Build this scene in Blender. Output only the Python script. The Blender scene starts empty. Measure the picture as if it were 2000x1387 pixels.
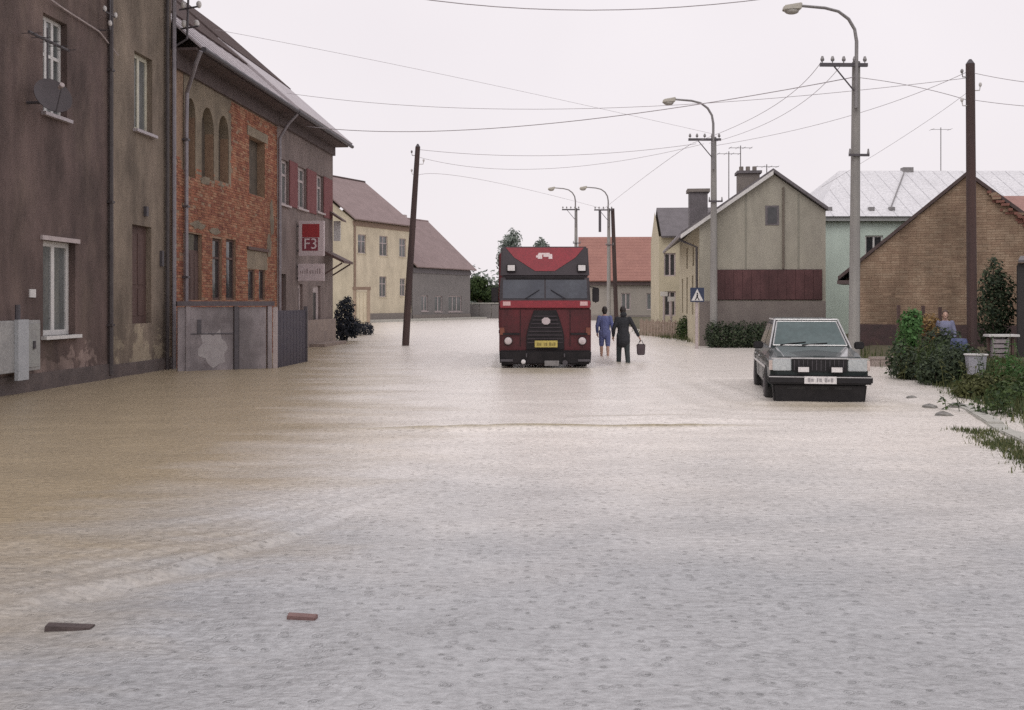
import bpy, bmesh, math, random
import numpy as np
from mathutils import Vector, Matrix, noise as mnoise
random.seed(7)
R = math.radians
sc = bpy.context.scene
C = sc.collection
# ------------------------------------------------------------------ camera
F, CX, HY, EYE = 1944.0, 1000.0, 590.0, 1.75      # focal length in photo pixels, principal column, horizon row, eye height
cam = bpy.data.cameras.new('camera')
cam.sensor_width = 36; cam.lens = 36 * F / 2000
cam.shift_y = (HY - 693.5) / 2000
cam.clip_end = 3000; cam.clip_start = .05
co = bpy.data.objects.new('camera', cam); C.objects.link(co)
co.location = (0, 0, EYE); co.rotation_euler = (R(90), 0, 0)
sc.camera = co
# ------------------------------------------------------------------ sky, overcast
SUN_EL, SUN_AZ = 52, 200
w = bpy.data.worlds.new('World'); sc.world = w; w.use_nodes = True
nt = w.node_tree; nt.nodes.clear()
sky = nt.nodes.new('ShaderNodeTexSky'); sky.sky_type = 'NISHITA'; sky.sun_disc = False
sky.sun_elevation = R(SUN_EL); sky.sun_rotation = R(SUN_AZ); sky.dust_density = 4; sky.air_density = 1
mixn = nt.nodes.new('ShaderNodeMix'); mixn.data_type = 'RGBA'
mixn.inputs['Factor'].default_value = .93
cl = nt.nodes.new('ShaderNodeTexNoise'); cl.inputs['Scale'].default_value = 1.6; cl.inputs['Detail'].default_value = 4
tcw = nt.nodes.new('ShaderNodeTexCoord'); nt.links.new(tcw.outputs['Generated'], cl.inputs['Vector'])
crw = nt.nodes.new('ShaderNodeValToRGB')
crw.color_ramp.elements[0].position = .3; crw.color_ramp.elements[0].color = (7.9, 7.35, 7.6, 1)
crw.color_ramp.elements[1].position = .7; crw.color_ramp.elements[1].color = (8.95, 8.4, 8.6, 1)
nt.links.new(cl.outputs['Fac'], crw.inputs['Fac'])
bg = nt.nodes.new('ShaderNodeBackground'); bg.inputs['Strength'].default_value = .1
wo = nt.nodes.new('ShaderNodeOutputWorld')
nt.links.new(sky.outputs[0], mixn.inputs['A']); nt.links.new(crw.outputs[0], mixn.inputs['B'])
nt.links.new(mixn.outputs['Result'], bg.inputs['Color']); nt.links.new(bg.outputs[0], wo.inputs['Surface'])
sl = bpy.data.lights.new('sun', 'SUN'); sl.energy = .6; sl.angle = R(35); sl.color = (1, .97, .93)
so = bpy.data.objects.new('sun', sl); C.objects.link(so)
so.rotation_euler = (R(90 - SUN_EL), 0, R(180 - SUN_AZ))
sc.view_settings.view_transform = 'Standard'; sc.view_settings.look = 'None'
sc.view_settings.exposure = .15; sc.view_settings.gamma = 1; sc.view_settings.use_curve_mapping = False
sc.cycles.max_bounces = 6; sc.cycles.diffuse_bounces = 3; sc.cycles.glossy_bounces = 3
sc.cycles.use_denoising = False

def at(px, py, Y):          # a point of the place at depth Y, read off the photograph
    return Vector(((px - CX) / F * Y, Y, EYE - (py - HY) / F * Y))

# ------------------------------------------------------------------ materials
MATS = {}
def mat(name, c1, c2=None, rough=.8, scale=2.0, bump=0.0, bscale=40, streak=0, metal=0, island=0, spec=.5, sharp=.2, coat=0, c3=None, trans=0, dirt=0, peel=None):
    if name in MATS: return MATS[name]
    m = bpy.data.materials.new(name); m.use_nodes = True
    n = m.node_tree; N, L = n.nodes, n.links
    b = N['Principled BSDF']
    b.inputs['Roughness'].default_value = rough; b.inputs['Metallic'].default_value = metal
    b.inputs['Specular IOR Level'].default_value = spec
    b.inputs['Coat Weight'].default_value = coat
    c2 = c2 or tuple(x * .8 for x in c1)
    tc = N.new('ShaderNodeTexCoord'); mp = N.new('ShaderNodeMapping')
    L.new(tc.outputs['Object'], mp.inputs['Vector'])
    if streak: mp.inputs['Scale'].default_value = (1, 1, streak)
    nz = N.new('ShaderNodeTexNoise'); nz.inputs['Scale'].default_value = scale; nz.inputs['Detail'].default_value = 7; nz.inputs['Roughness'].default_value = .62
    L.new(mp.outputs[0], nz.inputs['Vector'])
    cr = N.new('ShaderNodeValToRGB')
    cr.color_ramp.elements[0].position = .5 - sharp; cr.color_ramp.elements[1].position = .5 + sharp
    cr.color_ramp.elements[0].color = (*c1, 1); cr.color_ramp.elements[1].color = (*c2, 1)
    if c3:
        e = cr.color_ramp.elements.new(.5); e.color = (*c3, 1)
    csrc = cr.outputs[0]
    if peel:      # flaked-off render in a band of heights: (z low, z high, colour)
        zl_, zh_, pc = peel
        sx_ = N.new('ShaderNodeSeparateXYZ'); L.new(tc.outputs['Object'], sx_.inputs[0])
        np_ = N.new('ShaderNodeTexNoise'); np_.inputs['Scale'].default_value = 1.5; np_.inputs['Detail'].default_value = 10; np_.inputs['Roughness'].default_value = .68; L.new(tc.outputs['Object'], np_.inputs['Vector'])
        zr_ = N.new('ShaderNodeMapRange'); zr_.inputs['From Min'].default_value = zl_; zr_.inputs['From Max'].default_value = zh_; zr_.inputs['To Min'].default_value = .1; zr_.inputs['To Max'].default_value = -.22
        L.new(sx_.outputs['Z'], zr_.inputs[0])
        ad = N.new('ShaderNodeMath'); ad.operation = 'ADD'; L.new(np_.outputs['Fac'], ad.inputs[0]); L.new(zr_.outputs[0], ad.inputs[1])
        th = N.new('ShaderNodeMapRange'); th.inputs['From Min'].default_value = .545; th.inputs['From Max'].default_value = .575; L.new(ad.outputs[0], th.inputs[0])
        mp_ = N.new('ShaderNodeMix'); mp_.data_type = 'RGBA'; mp_.inputs['B'].default_value = (*pc, 1); L.new(th.outputs[0], mp_.inputs['Factor']); L.new(cr.outputs[0], mp_.inputs['A'])
        csrc = mp_.outputs['Result']
    if island:
        g = N.new('ShaderNodeNewGeometry'); mx = N.new('ShaderNodeMix')
        mx.inputs[0].default_value = island
        L.new(nz.outputs['Fac'], mx.inputs[2]); L.new(g.outputs['Random Per Island'], mx.inputs[3])
        L.new(mx.outputs[0], cr.inputs['Fac'])
    else:
        L.new(nz.outputs['Fac'], cr.inputs['Fac'])
    # fine grain so that no surface is flat
    n2 = N.new('ShaderNodeTexNoise'); n2.inputs['Scale'].default_value = bscale; n2.inputs['Detail'].default_value = 4
    L.new(tc.outputs['Object'], n2.inputs['Vector'])
    hs = N.new('ShaderNodeHueSaturation')
    mr = N.new('ShaderNodeMapRange'); mr.inputs['To Min'].default_value = .84; mr.inputs['To Max'].default_value = 1.16
    mr.inputs['From Min'].default_value = .3; mr.inputs['From Max'].default_value = .7
    L.new(n2.outputs['Fac'], mr.inputs[0]); L.new(mr.outputs[0], hs.inputs['Value']); L.new(csrc, hs.inputs['Color'])
    if dirt:
        md = N.new('ShaderNodeMapping'); md.inputs['Scale'].default_value = (1, 1, .38); md.inputs['Location'].default_value = (3.1, 7.7, 1.3); L.new(tc.outputs['Object'], md.inputs[0])
        nd = N.new('ShaderNodeTexNoise'); nd.inputs['Scale'].default_value = .9; nd.inputs['Detail'].default_value = 9; nd.inputs['Roughness'].default_value = .7; L.new(md.outputs[0], nd.inputs['Vector'])
        m3 = N.new('ShaderNodeMapRange'); m3.inputs['From Min'].default_value = .36; m3.inputs['From Max'].default_value = .64; m3.inputs['To Min'].default_value = 1-dirt; m3.inputs['To Max'].default_value = 1+dirt*.5
        L.new(nd.outputs['Fac'], m3.inputs[0]); mu = N.new('ShaderNodeMath'); mu.operation = 'MULTIPLY'; L.new(mr.outputs[0], mu.inputs[0]); L.new(m3.outputs[0], mu.inputs[1]); L.new(mu.outputs[0], hs.inputs['Value'])
    L.new(hs.outputs[0], b.inputs['Base Color'])
    if bump:
        bp = N.new('ShaderNodeBump'); bp.inputs['Strength'].default_value = bump; bp.inputs['Distance'].default_value = .02
        L.new(n2.outputs['Fac'], bp.inputs['Height']); L.new(bp.outputs[0], b.inputs['Normal'])
    if trans:
        t = N.new('ShaderNodeBsdfTranslucent'); ms = N.new('ShaderNodeMixShader'); ms.inputs[0].default_value = trans
        L.new(hs.outputs[0], t.inputs['Color']); L.new(b.outputs[0], ms.inputs[1]); L.new(t.outputs[0], ms.inputs[2])
        L.new(ms.outputs[0], N['Material Output'].inputs['Surface'])
    MATS[name] = m
    return m
# ------------------------------------------------------------------ mesh builder
class MB:
    def __init__(s, xf=None): s.v = []; s.f = []; s.xf = xf
    def add(s, pts, faces):
        o = len(s.v)
        for p in pts:
            p = tuple(p)
            s.v.append(s.xf(*p) if s.xf else p)
        s.f += [tuple(o + i for i in f) for f in faces]
        return s
    def hexa(s, p):    # p0-3 lower ring, p4-7 upper ring
        return s.add(p, [(3,2,1,0),(4,5,6,7),(0,1,5,4),(1,2,6,5),(2,3,7,6),(3,0,4,7)])
    def box(s, x0, x1, y0, y1, z0, z1):
        return s.hexa([(x0,y0,z0),(x1,y0,z0),(x1,y1,z0),(x0,y1,z0),(x0,y0,z1),(x1,y0,z1),(x1,y1,z1),(x0,y1,z1)])
    def prism(s, poly, a0, a1, axis='y'):   # poly in the two other axes
        n = len(poly)
        def P(u, v, a): return (u, a, v) if axis == 'y' else ((a, u, v) if axis == 'x' else (u, v, a))
        pts = [P(u, v, a0) for u, v in poly] + [P(u, v, a1) for u, v in poly]
        return s.add(pts, [tuple(range(n))[::-1], tuple(range(n, 2*n))] + [(i, (i+1) % n, n + (i+1) % n, n + i) for i in range(n)])
    def tube(s, pts, r, n=8, cap=True):
        pts = [Vector(p) for p in pts]; rr = r if isinstance(r, (list, tuple)) else [r] * len(pts)
        o = []; 
        for i, p in enumerate(pts):
            d = (pts[min(i+1, len(pts)-1)] - pts[max(i-1, 0)]).normalized()
            if i == 0:
                a = Vector((0,0,1)) if abs(d.z) < .9 else Vector((1,0,0)); u = d.cross(a).normalized()
            else:
                u = u - d*u.dot(d); u = u.normalized() if u.length > 1e-4 else d.orthogonal().normalized()
            v = d.cross(u)
            o += [p + (u * math.cos(2*math.pi*k/n) + v * math.sin(2*math.pi*k/n)) * rr[i] for k in range(n)]
        f = []
        for i in range(len(pts)-1):
            for k in range(n):
                f.append((i*n+k, i*n+(k+1) % n, (i+1)*n+(k+1) % n, (i+1)*n+k))
        if cap: f += [tuple(range(n))[::-1], tuple(range((len(pts)-1)*n, len(pts)*n))]
        return s.add(o, f)
    def capsule(s, p, q, r1, r2, n=10, sq=1.0):
        p, q = Vector(p), Vector(q); d = (q - p); l = d.length
        d = d.normalized() if l > 1e-6 else Vector((0,0,1))
        P, rr = [], []
        for k in range(5):
            a = math.pi/2 * (1 - k/4.0); P.append(p - d * r1 * math.sin(a)); rr.append(max(r1 * math.cos(a), 1e-3))
        for k in range(5):
            a = math.pi/2 * k/4.0; P.append(q + d * r2 * math.sin(a)); rr.append(max(r2 * math.cos(a), 1e-3))
        a = Vector((0,0,1)) if abs(d.z) < .9 else Vector((0,1,0))
        u = d.cross(a).normalized(); v = d.cross(u); o = []
        for c, r in zip(P, rr): o += [c + (u*math.cos(2*math.pi*k/n) + v*math.sin(2*math.pi*k/n)*sq) * r for k in range(n)]
        f = [(i*n+k, i*n+(k+1) % n, (i+1)*n+(k+1) % n, (i+1)*n+k) for i in range(9) for k in range(n)]
        f += [tuple(range(n))[::-1], tuple(range(9*n, 10*n))]
        return s.add(o, f)
    def ell(s, c, rx, ry, rz, n=12, m=8):
        o, f = [], []
        for i in range(m+1):
            t = math.pi * min(max(i/m, .01), .99)
            for k in range(n):
                a = 2*math.pi*k/n
                o.append((c[0]+rx*math.sin(t)*math.cos(a), c[1]+ry*math.sin(t)*math.sin(a), c[2]+rz*math.cos(t)))
        f = [(i*n+k, (i+1)*n+k, (i+1)*n+(k+1) % n, i*n+(k+1) % n) for i in range(m) for k in range(n)]
        f += [tuple(range(n)), tuple(range(m*n, m*n+n))[::-1]]
        return s.add(o, f)
    def mesh(s, name, bevel=0, seg=2, recalc=True):
        me = bpy.data.meshes.new(name); me.from_pydata([tuple(p) for p in s.v], [], s.f)
        if recalc or bevel:
            bm = bmesh.new(); bm.from_mesh(me)
            if recalc: bmesh.ops.recalc_face_normals(bm, faces=bm.faces)
            if bevel:
                es = [e for e in bm.edges if len(e.link_faces) == 2 and e.calc_face_angle(0) > .35]
                bmesh.ops.bevel(bm, geom=es, offset=bevel, segments=seg, affect='EDGES', clamp_overlap=True)
            bm.to_mesh(me); bm.free()
        return me
    def build(s, name, m, parent=None, smooth=False, bevel=0, recalc=True, loc=None):
        me = s.mesh(name, bevel, recalc=recalc)
        me.materials.append(m)
        if smooth: me.polygons.foreach_set('use_smooth', [True] * len(me.polygons))
        o = bpy.data.objects.new(name, me); C.objects.link(o)
        if parent: o.parent = parent
        if loc: o.location = loc
        return o
def tag(o, label=None, cat=None, group=None, kind=None):
    if label: o['label'] = label
    if cat: o['category'] = cat
    if group: o['group'] = group
    if kind: o['kind'] = kind
    return o
def thing(name, label, cat, loc=(0,0,0), rz=0, group=None):
    o = bpy.data.objects.new(name, None); C.objects.link(o); o.location = loc; o.rotation_euler = (0, 0, rz)
    return tag(o, label, cat, group)
def copy_tree(o, parent=None):
    c = o.copy(); C.objects.link(c); c.parent = parent
    for ch in list(o.children): copy_tree(ch, c)
    return c
def textmesh(name, body, size, m, parent, loc, rot, extrude=.004, ax='CENTER'):
    cu = bpy.data.curves.new(name, 'FONT'); cu.body = body; cu.size = size; cu.extrude = extrude; cu.align_x = ax; cu.align_y = 'CENTER'
    t = bpy.data.objects.new('tmp', cu); C.objects.link(t)
    me = bpy.data.meshes.new_from_object(t.evaluated_get(bpy.context.evaluated_depsgraph_get()))
    bpy.data.objects.remove(t)
    me.name = name; me.materials.clear(); me.materials.append(m)
    o = bpy.data.objects.new(name, me); C.objects.link(o); o.parent = parent; o.location = loc; o.rotation_euler = rot
    return o

# materials of the place
PL_BROWN = mat('brown_render', (.115,.08,.074), (.2,.148,.125), .9, 1.1, .7, 60, streak=.3, c3=(.155,.11,.1), dirt=.48, peel=(.3,1.9,(.3,.225,.2)))
PL_OLIVE = mat('olive_render', (.19,.15,.12), (.3,.245,.19), .9, 1.0, .7, 60, streak=.35, dirt=.45, peel=(.3,2.6,(.37,.31,.23)))
PL_BASE = mat('wet_plinth', (.085,.07,.07), (.15,.12,.115), .6, 2.5, .5, 50)
PL_PATCH = mat('peeled_render', (.33,.25,.23), (.24,.17,.16), .9, 3, .6, 60)
PL_BEIGE = mat('beige_plaster', (.31,.255,.185), (.22,.18,.135), .9, 2.5, .7, 60, dirt=.35)
PL_GREY = mat('grey_brown_render', (.19,.15,.14), (.27,.215,.2), .9, 1.4, .5, 60, streak=.4, dirt=.35)
PL_STONE = mat('shop_plinth', (.36,.29,.25), (.26,.21,.19), .85, 3, .4, 50)
BRICK = mat('orange_brick', (.22,.078,.055), (.43,.25,.155), .9, 1.3, .6, 70, island=.6, sharp=.36, c3=(.36,.14,.08), dirt=.3)
MORTAR = mat('old_mortar', (.36,.25,.17), (.26,.17,.12), .95, 6, .4, 80)
REDPAN = mat('dark_red_brick_panel', (.17,.055,.06), (.23,.09,.09), .9, 4, .4, 60)
WHITE = mat('white_paint', (.74,.73,.71), (.62,.61,.6), .55, 5, .1, 40)
CREAMP = mat('cream_paint', (.66,.64,.52), (.52,.5,.42), .55, 5, .1, 40)
PINKW = mat('worn_white_timber', (.55,.48,.47), (.42,.36,.36), .7, 5, .2, 40)
GLASS = mat('dark_window_glass', (.03,.032,.036), (.06,.06,.065), .06, 2, 0, 10, spec=.6)
GLASSL = mat('curtained_window_glass', (.2,.21,.21), (.1,.11,.11), .08, 4, 0, 20, streak=.12, spec=.6)
WOODD = mat('dark_brown_timber', (.085,.05,.045), (.13,.08,.07), .7, 6, .3, 50, streak=.15)
SOFFIT = mat('dark_eaves_timber', (.09,.065,.065), (.13,.1,.095), .85, 3, .3, 40)
TIN = mat('weathered_sheet_metal', (.5,.46,.48), (.38,.34,.36), .5, 1.5, .15, 20, metal=.0)
TILED = mat('dark_roof_tiles', (.085,.065,.065), (.13,.1,.095), .95, 5, .6, 25, spec=.08)
TILEP = mat('pinkish_brown_tiles', (.31,.235,.23), (.245,.185,.18), .85, 1.2, .4, 12)
TILEO = mat('orange_tiles', (.37,.19,.155), (.3,.15,.125), .85, .8, .4, 10)  # distance haze put into the tile colour as a duller orange
SLATE = mat('grey_slate', (.17,.155,.165), (.12,.11,.115), .7, 2, .4, 15)
ZINC = mat('zinc_pipe', (.3,.28,.3), (.22,.2,.22), .5, 5, .1, 40, metal=.3)
DARKPIPE = mat('dark_pipe', (.06,.05,.055), (.09,.08,.08), .6, 5, .1, 40)
CONC = mat('fence_concrete', (.36,.32,.33), (.24,.21,.22), .9, 2.2, .5, 50, c3=(.3,.27,.28), dirt=.4)
POLEC = mat('pole_concrete', (.34,.33,.31), (.26,.25,.24), .85, 3, .3, 40, streak=.2)
POLEW = mat('tarred_pole_wood', (.05,.034,.034), (.085,.055,.05), .85, 5, .4, 50, streak=.08)
POLEWG = mat('rusty_brown_pole', (.09,.05,.045), (.06,.045,.045), .8, 3, .4, 50, streak=.1)
STEEL = mat('galvanised_steel', (.3,.29,.29), (.22,.21,.21), .5, 6, .1, 30, metal=.4)
STEELD = mat('dark_steel', (.07,.065,.075), (.1,.09,.1), .55, 6, .1, 30)
PORC = mat('porcelain', (.72,.7,.68), (.55,.53,.52), .3, 10)
LAMPH = mat('lamp_housing', (.5,.47,.4), (.4,.38,.33), .5, 8)
CABLE = mat('grey_cable', (.42,.385,.405), (.36,.33,.35), .7, 5)
NAVY = mat('navy_gate_paint', (.055,.05,.075), (.08,.07,.09), .6, 3, .2, 40)
YELL = mat('pale_yellow_render', (.68,.605,.46), (.58,.515,.39), .9, .8, .3, 20, dirt=.15)
GREYR = mat('dull_grey_render', (.24,.225,.22), (.19,.18,.175), .9, 1.0, .3, 20)
STONEG = mat('grey_stone', (.26,.23,.21), (.2,.18,.165), .9, 3, .4, 30)
GABLE = mat('greenish_grey_render', (.41,.39,.32), (.34,.32,.27), .9, .7, .4, 30, streak=.5, dirt=.2)
MAROON = mat('maroon_boards', (.085,.036,.038), (.12,.055,.056), .75, 2, .3, 30, dirt=.4)
CREAMR = mat('cream_render', (.58,.52,.38), (.47,.42,.31), .9, 1.0, .3, 30)
MINT = mat('mint_render', (.64,.75,.67), (.58,.68,.61), .85, .7, .25, 30, dirt=.1)
ROOFM = mat('pale_metal_roof', (.74,.74,.76), (.66,.66,.68), .45, .7, .1, 10)
BARNB = mat('yellow_brown_brick', (.24,.155,.11), (.4,.31,.225), .95, 1.0, .6, 60, island=.35, sharp=.38, c3=(.33,.235,.165), dirt=.4)
BARNM = mat('barn_mortar', (.33,.24,.17), (.27,.19,.13), .95, 4, .4, 60)
BARNP = mat('dark_barn_plinth', (.1,.06,.06), (.06,.045,.045), .9, 3, .4, 40)
RUBBLE = mat('reddish_brick', (.3,.13,.1), (.2,.1,.08), .95, 6, .6, 40, island=.6)
KERBM = mat('pale_kerb_concrete', (.5,.49,.45), (.38,.38,.34), .85, 4, .3, 50)
EARTH = mat('wet_earth', (.1,.085,.06), (.16,.14,.1), .9, 2, .5, 30)

# ================================================================== SETTING
def edge_right(Y):
    xs = [-20, 9, 11.5, 13.1, 16.2, 22.7, 30, 36, 40, 52, 60, 110, 400]
    ys = [5.9, 6.1, 6.6, 6.9, 7.8, 9.3, 10.6, 9.6, 8.3, 6.95, 7.6, 9.0, 9]
    return np.interp(Y, xs, ys)
def ground_h(X, Y):
    h = np.full_like(X, -.45)
    d = X - edge_right(Y)
    h = np.maximum(h, np.clip(-.1 + d * .22, -.45, .32))
    # the land under the yellow and the grey house, left of a line along their fronts
    ld = -((X + 13.55 + .6) * .891 - (Y - 85) * .454) + .3
    h = np.maximum(h, np.where(Y > 70, np.clip(-.45 + (ld + 1.2) * .5, -.45, .22), -.45))
    h = np.maximum(h, np.clip(-.45 + (Y - 104) * .12, -.45, .3))
    h = np.maximum(h, np.clip(-.45 + (-X - 14) * .2, -.45, .3))
    return h
def axis(segs):
    o = []
    for a, b, st in segs: o += list(np.arange(a, b, st))
    return np.array(o + [segs[-1][1]])
def sheet(name, xs, ys, hf, m, smooth=True):
    X, Y = np.meshgrid(xs, ys); Z = hf(X, Y)
    V = np.stack([X, Y, Z], -1).reshape(-1, 3); nx, ny = len(xs), len(ys)
    i = np.arange((ny-1)*(nx-1)); r, c = i // (nx-1), i % (nx-1); a = r*nx + c
    Fc = np.stack([a, a+1, a+nx+1, a+nx], -1)
    me = bpy.data.meshes.new(name); me.vertices.add(len(V)); me.vertices.foreach_set('co', V.ravel())
    me.loops.add(Fc.size); me.loops.foreach_set('vertex_index', Fc.ravel())
    me.polygons.add(len(Fc)); me.polygons.foreach_set('loop_start', np.arange(0, Fc.size, 4)); me.polygons.foreach_set('use_smooth', [smooth]*len(Fc))
    me.update(); me.materials.append(m)
    o = bpy.data.objects.new(name, me); C.objects.link(o)
    return o
GROUND = mat('muddy_ground', (.09,.08,.05), (.13,.12,.07), .95, .5, .5, 8)
g = sheet('ground', axis([(-1500,-100,200),(-100,-30,10),(-30,4,2),(4,14,.4),(14,40,2),(40,100,10),(100,1500,200)]),
          axis([(-300,-20,40),(-20,4,2),(4,60,.6),(60,130,2),(130,300,20),(300,2500,220)]), ground_h, GROUND)
tag(g, kind='structure')

# ---- flood water
def water_mat():
    m = bpy.data.materials.new('flood_water'); m.use_nodes = True
    N, L = m.node_tree.nodes, m.node_tree.links; b = N['Principled BSDF']
    b.inputs['IOR'].default_value = 1.33; b.inputs['Roughness'].default_value = .32; b.inputs['Specular IOR Level'].default_value = .8
    tc = N.new('ShaderNodeTexCoord')
    def noise(scale, detail=4, sx=1, sy=1, rough=.5):
        mp = N.new('ShaderNodeMapping'); mp.inputs['Scale'].default_value = (sx, sy, 1); L.new(tc.outputs['Object'], mp.inputs[0])
        n = N.new('ShaderNodeTexNoise'); n.inputs['Scale'].default_value = scale; n.inputs['Detail'].default_value = detail; n.inputs['Roughness'].default_value = rough
        L.new(mp.outputs[0], n.inputs['Vector']); return n.outputs['Fac']
    def math_(op, a, b=None, c=None):
        n = N.new('ShaderNodeMath'); n.operation = op
        for i, v in enumerate((a, b, c)):
            if v is None: continue
            if isinstance(v, (int, float)): n.inputs[i].default_value = v
            else: L.new(v, n.inputs[i])
        return n.outputs[0]
    # sediment: silt along the houses with their brown reflection painted in, greyer water mid road
    sep = N.new('ShaderNodeSeparateXYZ'); L.new(tc.outputs['Object'], sep.inputs[0])
    s = math_('MULTIPLY_ADD', sep.outputs['X'], -1.0, math_('MULTIPLY', math_('ABSOLUTE', math_('SUBTRACT', sep.outputs['Y'], 13.0)), -.14))      # >0 towards the left houses
    s = math_('ADD', s, math_('MULTIPLY', math_('SUBTRACT', noise(.6, 8, .45, 1.6, .62), .5), 5.0))
    mr = N.new('ShaderNodeMapRange'); mr.inputs['From Min'].default_value = .6; mr.inputs['From Max'].default_value = 3.4; mr.clamp = True
    L.new(s, mr.inputs[0])
    cm = N.new('ShaderNodeMix'); cm.data_type = 'RGBA'
    cm.inputs['A'].default_value = (.53, .54, .555, 1); cm.inputs['B'].default_value = (.42, .345, .235, 1)
    # grey near the camera; farther out the sky's reflection is put into the colour
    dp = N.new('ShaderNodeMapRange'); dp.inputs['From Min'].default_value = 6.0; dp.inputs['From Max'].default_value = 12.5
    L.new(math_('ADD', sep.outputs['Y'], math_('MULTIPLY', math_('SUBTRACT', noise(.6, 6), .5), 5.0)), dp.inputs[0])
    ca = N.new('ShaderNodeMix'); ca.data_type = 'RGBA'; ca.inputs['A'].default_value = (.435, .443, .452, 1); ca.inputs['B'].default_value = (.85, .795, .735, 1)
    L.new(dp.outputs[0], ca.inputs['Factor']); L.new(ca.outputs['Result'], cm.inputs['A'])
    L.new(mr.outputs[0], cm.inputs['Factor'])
    # muddy tint: wake-front shading and dark reflections under vehicles put into the colour
    X_, Y_ = sep.outputs['X'], sep.outputs['Y']; mud_shade = None
    for y0, x0, x1, wd, a in ((13.9,-2.6,3.8,.085,1.15),(14.75,1.0,4.5,.09,.7),(15.3,.4,3.3,.08,.5)):
        yy = math_('SUBTRACT', Y_, math_('ADD', math_('MULTIPLY_ADD', X_, .05, y0-.025), math_('MULTIPLY', math_('SINE', math_('MULTIPLY_ADD', X_, 2.1, y0)), .05)))
        e = math_('EXPONENT', math_('MULTIPLY', math_('MULTIPLY', yy, yy), -1/wd**2))
        w0 = N.new('ShaderNodeMapRange'); w0.inputs['From Min'].default_value = x0; w0.inputs['From Max'].default_value = x0+1.6; L.new(X_, w0.inputs[0])
        w1 = N.new('ShaderNodeMapRange'); w1.inputs['From Min'].default_value = x1; w1.inputs['From Max'].default_value = x1-1.6; L.new(X_, w1.inputs[0])
        t_ = math_('MULTIPLY', math_('MULTIPLY', e, a), math_('MULTIPLY', w0.outputs[0], w1.outputs[0]))
        mud_shade = t_ if mud_shade is None else math_('ADD', mud_shade, t_)
    for cx, cy, rx, ry, a in ((.88,25.6,1.5,1.5,.7),(5.3,16.8,1.3,.9,.6),(3.2,28.4,.5,.9,.4)):
        dx = math_('MULTIPLY', math_('SUBTRACT', X_, cx), 1/rx); dy_ = math_('MULTIPLY', math_('SUBTRACT', Y_, cy), 1/ry)
        t_ = math_('MULTIPLY', math_('EXPONENT', math_('MULTIPLY', math_('ADD', math_('MULTIPLY', dx, dx), math_('MULTIPLY', dy_, dy_)), -1.0)), a)
        mud_shade = math_('ADD', mud_shade, t_)
    mud_shade = math_('MULTIPLY', mud_shade, math_('MULTIPLY_ADD', noise(1.4, 6, .6, 1), 1.4, .3)); mc = N.new('ShaderNodeClamp'); L.new(mud_shade, mc.inputs[0])
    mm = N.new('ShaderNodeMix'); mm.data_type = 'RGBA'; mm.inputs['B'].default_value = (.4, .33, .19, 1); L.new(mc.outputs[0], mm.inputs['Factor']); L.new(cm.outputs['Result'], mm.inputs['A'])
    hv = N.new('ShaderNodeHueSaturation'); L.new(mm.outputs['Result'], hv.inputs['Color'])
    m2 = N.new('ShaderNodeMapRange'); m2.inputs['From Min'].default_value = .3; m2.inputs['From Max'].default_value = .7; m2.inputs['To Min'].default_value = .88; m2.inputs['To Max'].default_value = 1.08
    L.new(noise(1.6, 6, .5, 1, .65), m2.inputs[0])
    speck = noise(20, 5, .75, 1.2, .75)       # rain ripples: their glints and dark dimples put into the colour
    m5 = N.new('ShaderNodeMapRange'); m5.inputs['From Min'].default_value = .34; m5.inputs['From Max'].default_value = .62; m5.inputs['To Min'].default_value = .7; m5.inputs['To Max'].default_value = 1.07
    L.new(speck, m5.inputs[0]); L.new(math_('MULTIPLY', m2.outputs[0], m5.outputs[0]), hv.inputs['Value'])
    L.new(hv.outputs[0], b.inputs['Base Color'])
    # ripples: wind chop, and rings of the rain
    chop = math_('MULTIPLY', math_('SUBTRACT', noise(2.4, 3, .7, 1.5), .5), .02)
    fine = math_('MULTIPLY', math_('SUBTRACT', noise(13, 4, .8, 1.25, .6), .5), .017)
    rings = None
    for sc_, k in ((5.5, 0.0), (9.0, 3.7)):
        mp = N.new('ShaderNodeMapping'); mp.inputs['Location'].default_value = (k, k*1.7, 0); L.new(tc.outputs['Object'], mp.inputs[0])
        v = N.new('ShaderNodeTexVoronoi'); v.voronoi_dimensions = '2D'; v.inputs['Scale'].default_value = sc_
        L.new(mp.outputs[0], v.inputs['Vector'])
        sx = N.new('ShaderNodeSeparateXYZ'); L.new(v.outputs['Color'], sx.inputs[0])
        rad = math_('MULTIPLY', sx.outputs[0], .26)
        dd = math_('SUBTRACT', v.outputs['Distance'], rad)
        ring = math_('MULTIPLY', math_('SINE', math_('MULTIPLY', dd, 46.0)), math_('EXPONENT', math_('MULTIPLY', math_('MULTIPLY', dd, dd), -90.0)))
        amp = math_('MULTIPLY', math_('GREATER_THAN', sx.outputs[1], .45), math_('MULTIPLY', math_('SUBTRACT', 1.0, sx.outputs[0]), .0065))
        ring = math_('MULTIPLY', ring, amp)
        rings = ring if rings is None else math_('ADD', rings, ring)
    calm = N.new('ShaderNodeMapRange'); calm.inputs['From Min'].default_value = 9; calm.inputs['From Max'].default_value = 20; calm.inputs['To Min'].default_value = 1; calm.inputs['To Max'].default_value = .45   # sheltered, slower water between the houses
    L.new(sep.outputs['Y'], calm.inputs[0])
    h = math_('ADD', math_('MULTIPLY', math_('ADD', chop, fine), math_('MAXIMUM', calm.outputs[0], math_('MULTIPLY', mr.outputs[0], 1.25))), rings)
    bp = N.new('ShaderNodeBump'); bp.inputs['Strength'].default_value = 1; bp.inputs['Distance'].default_value = 1
    L.new(h, bp.inputs['Height']); L.new(bp.outputs[0], b.inputs['Normal'])
    return m
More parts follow.
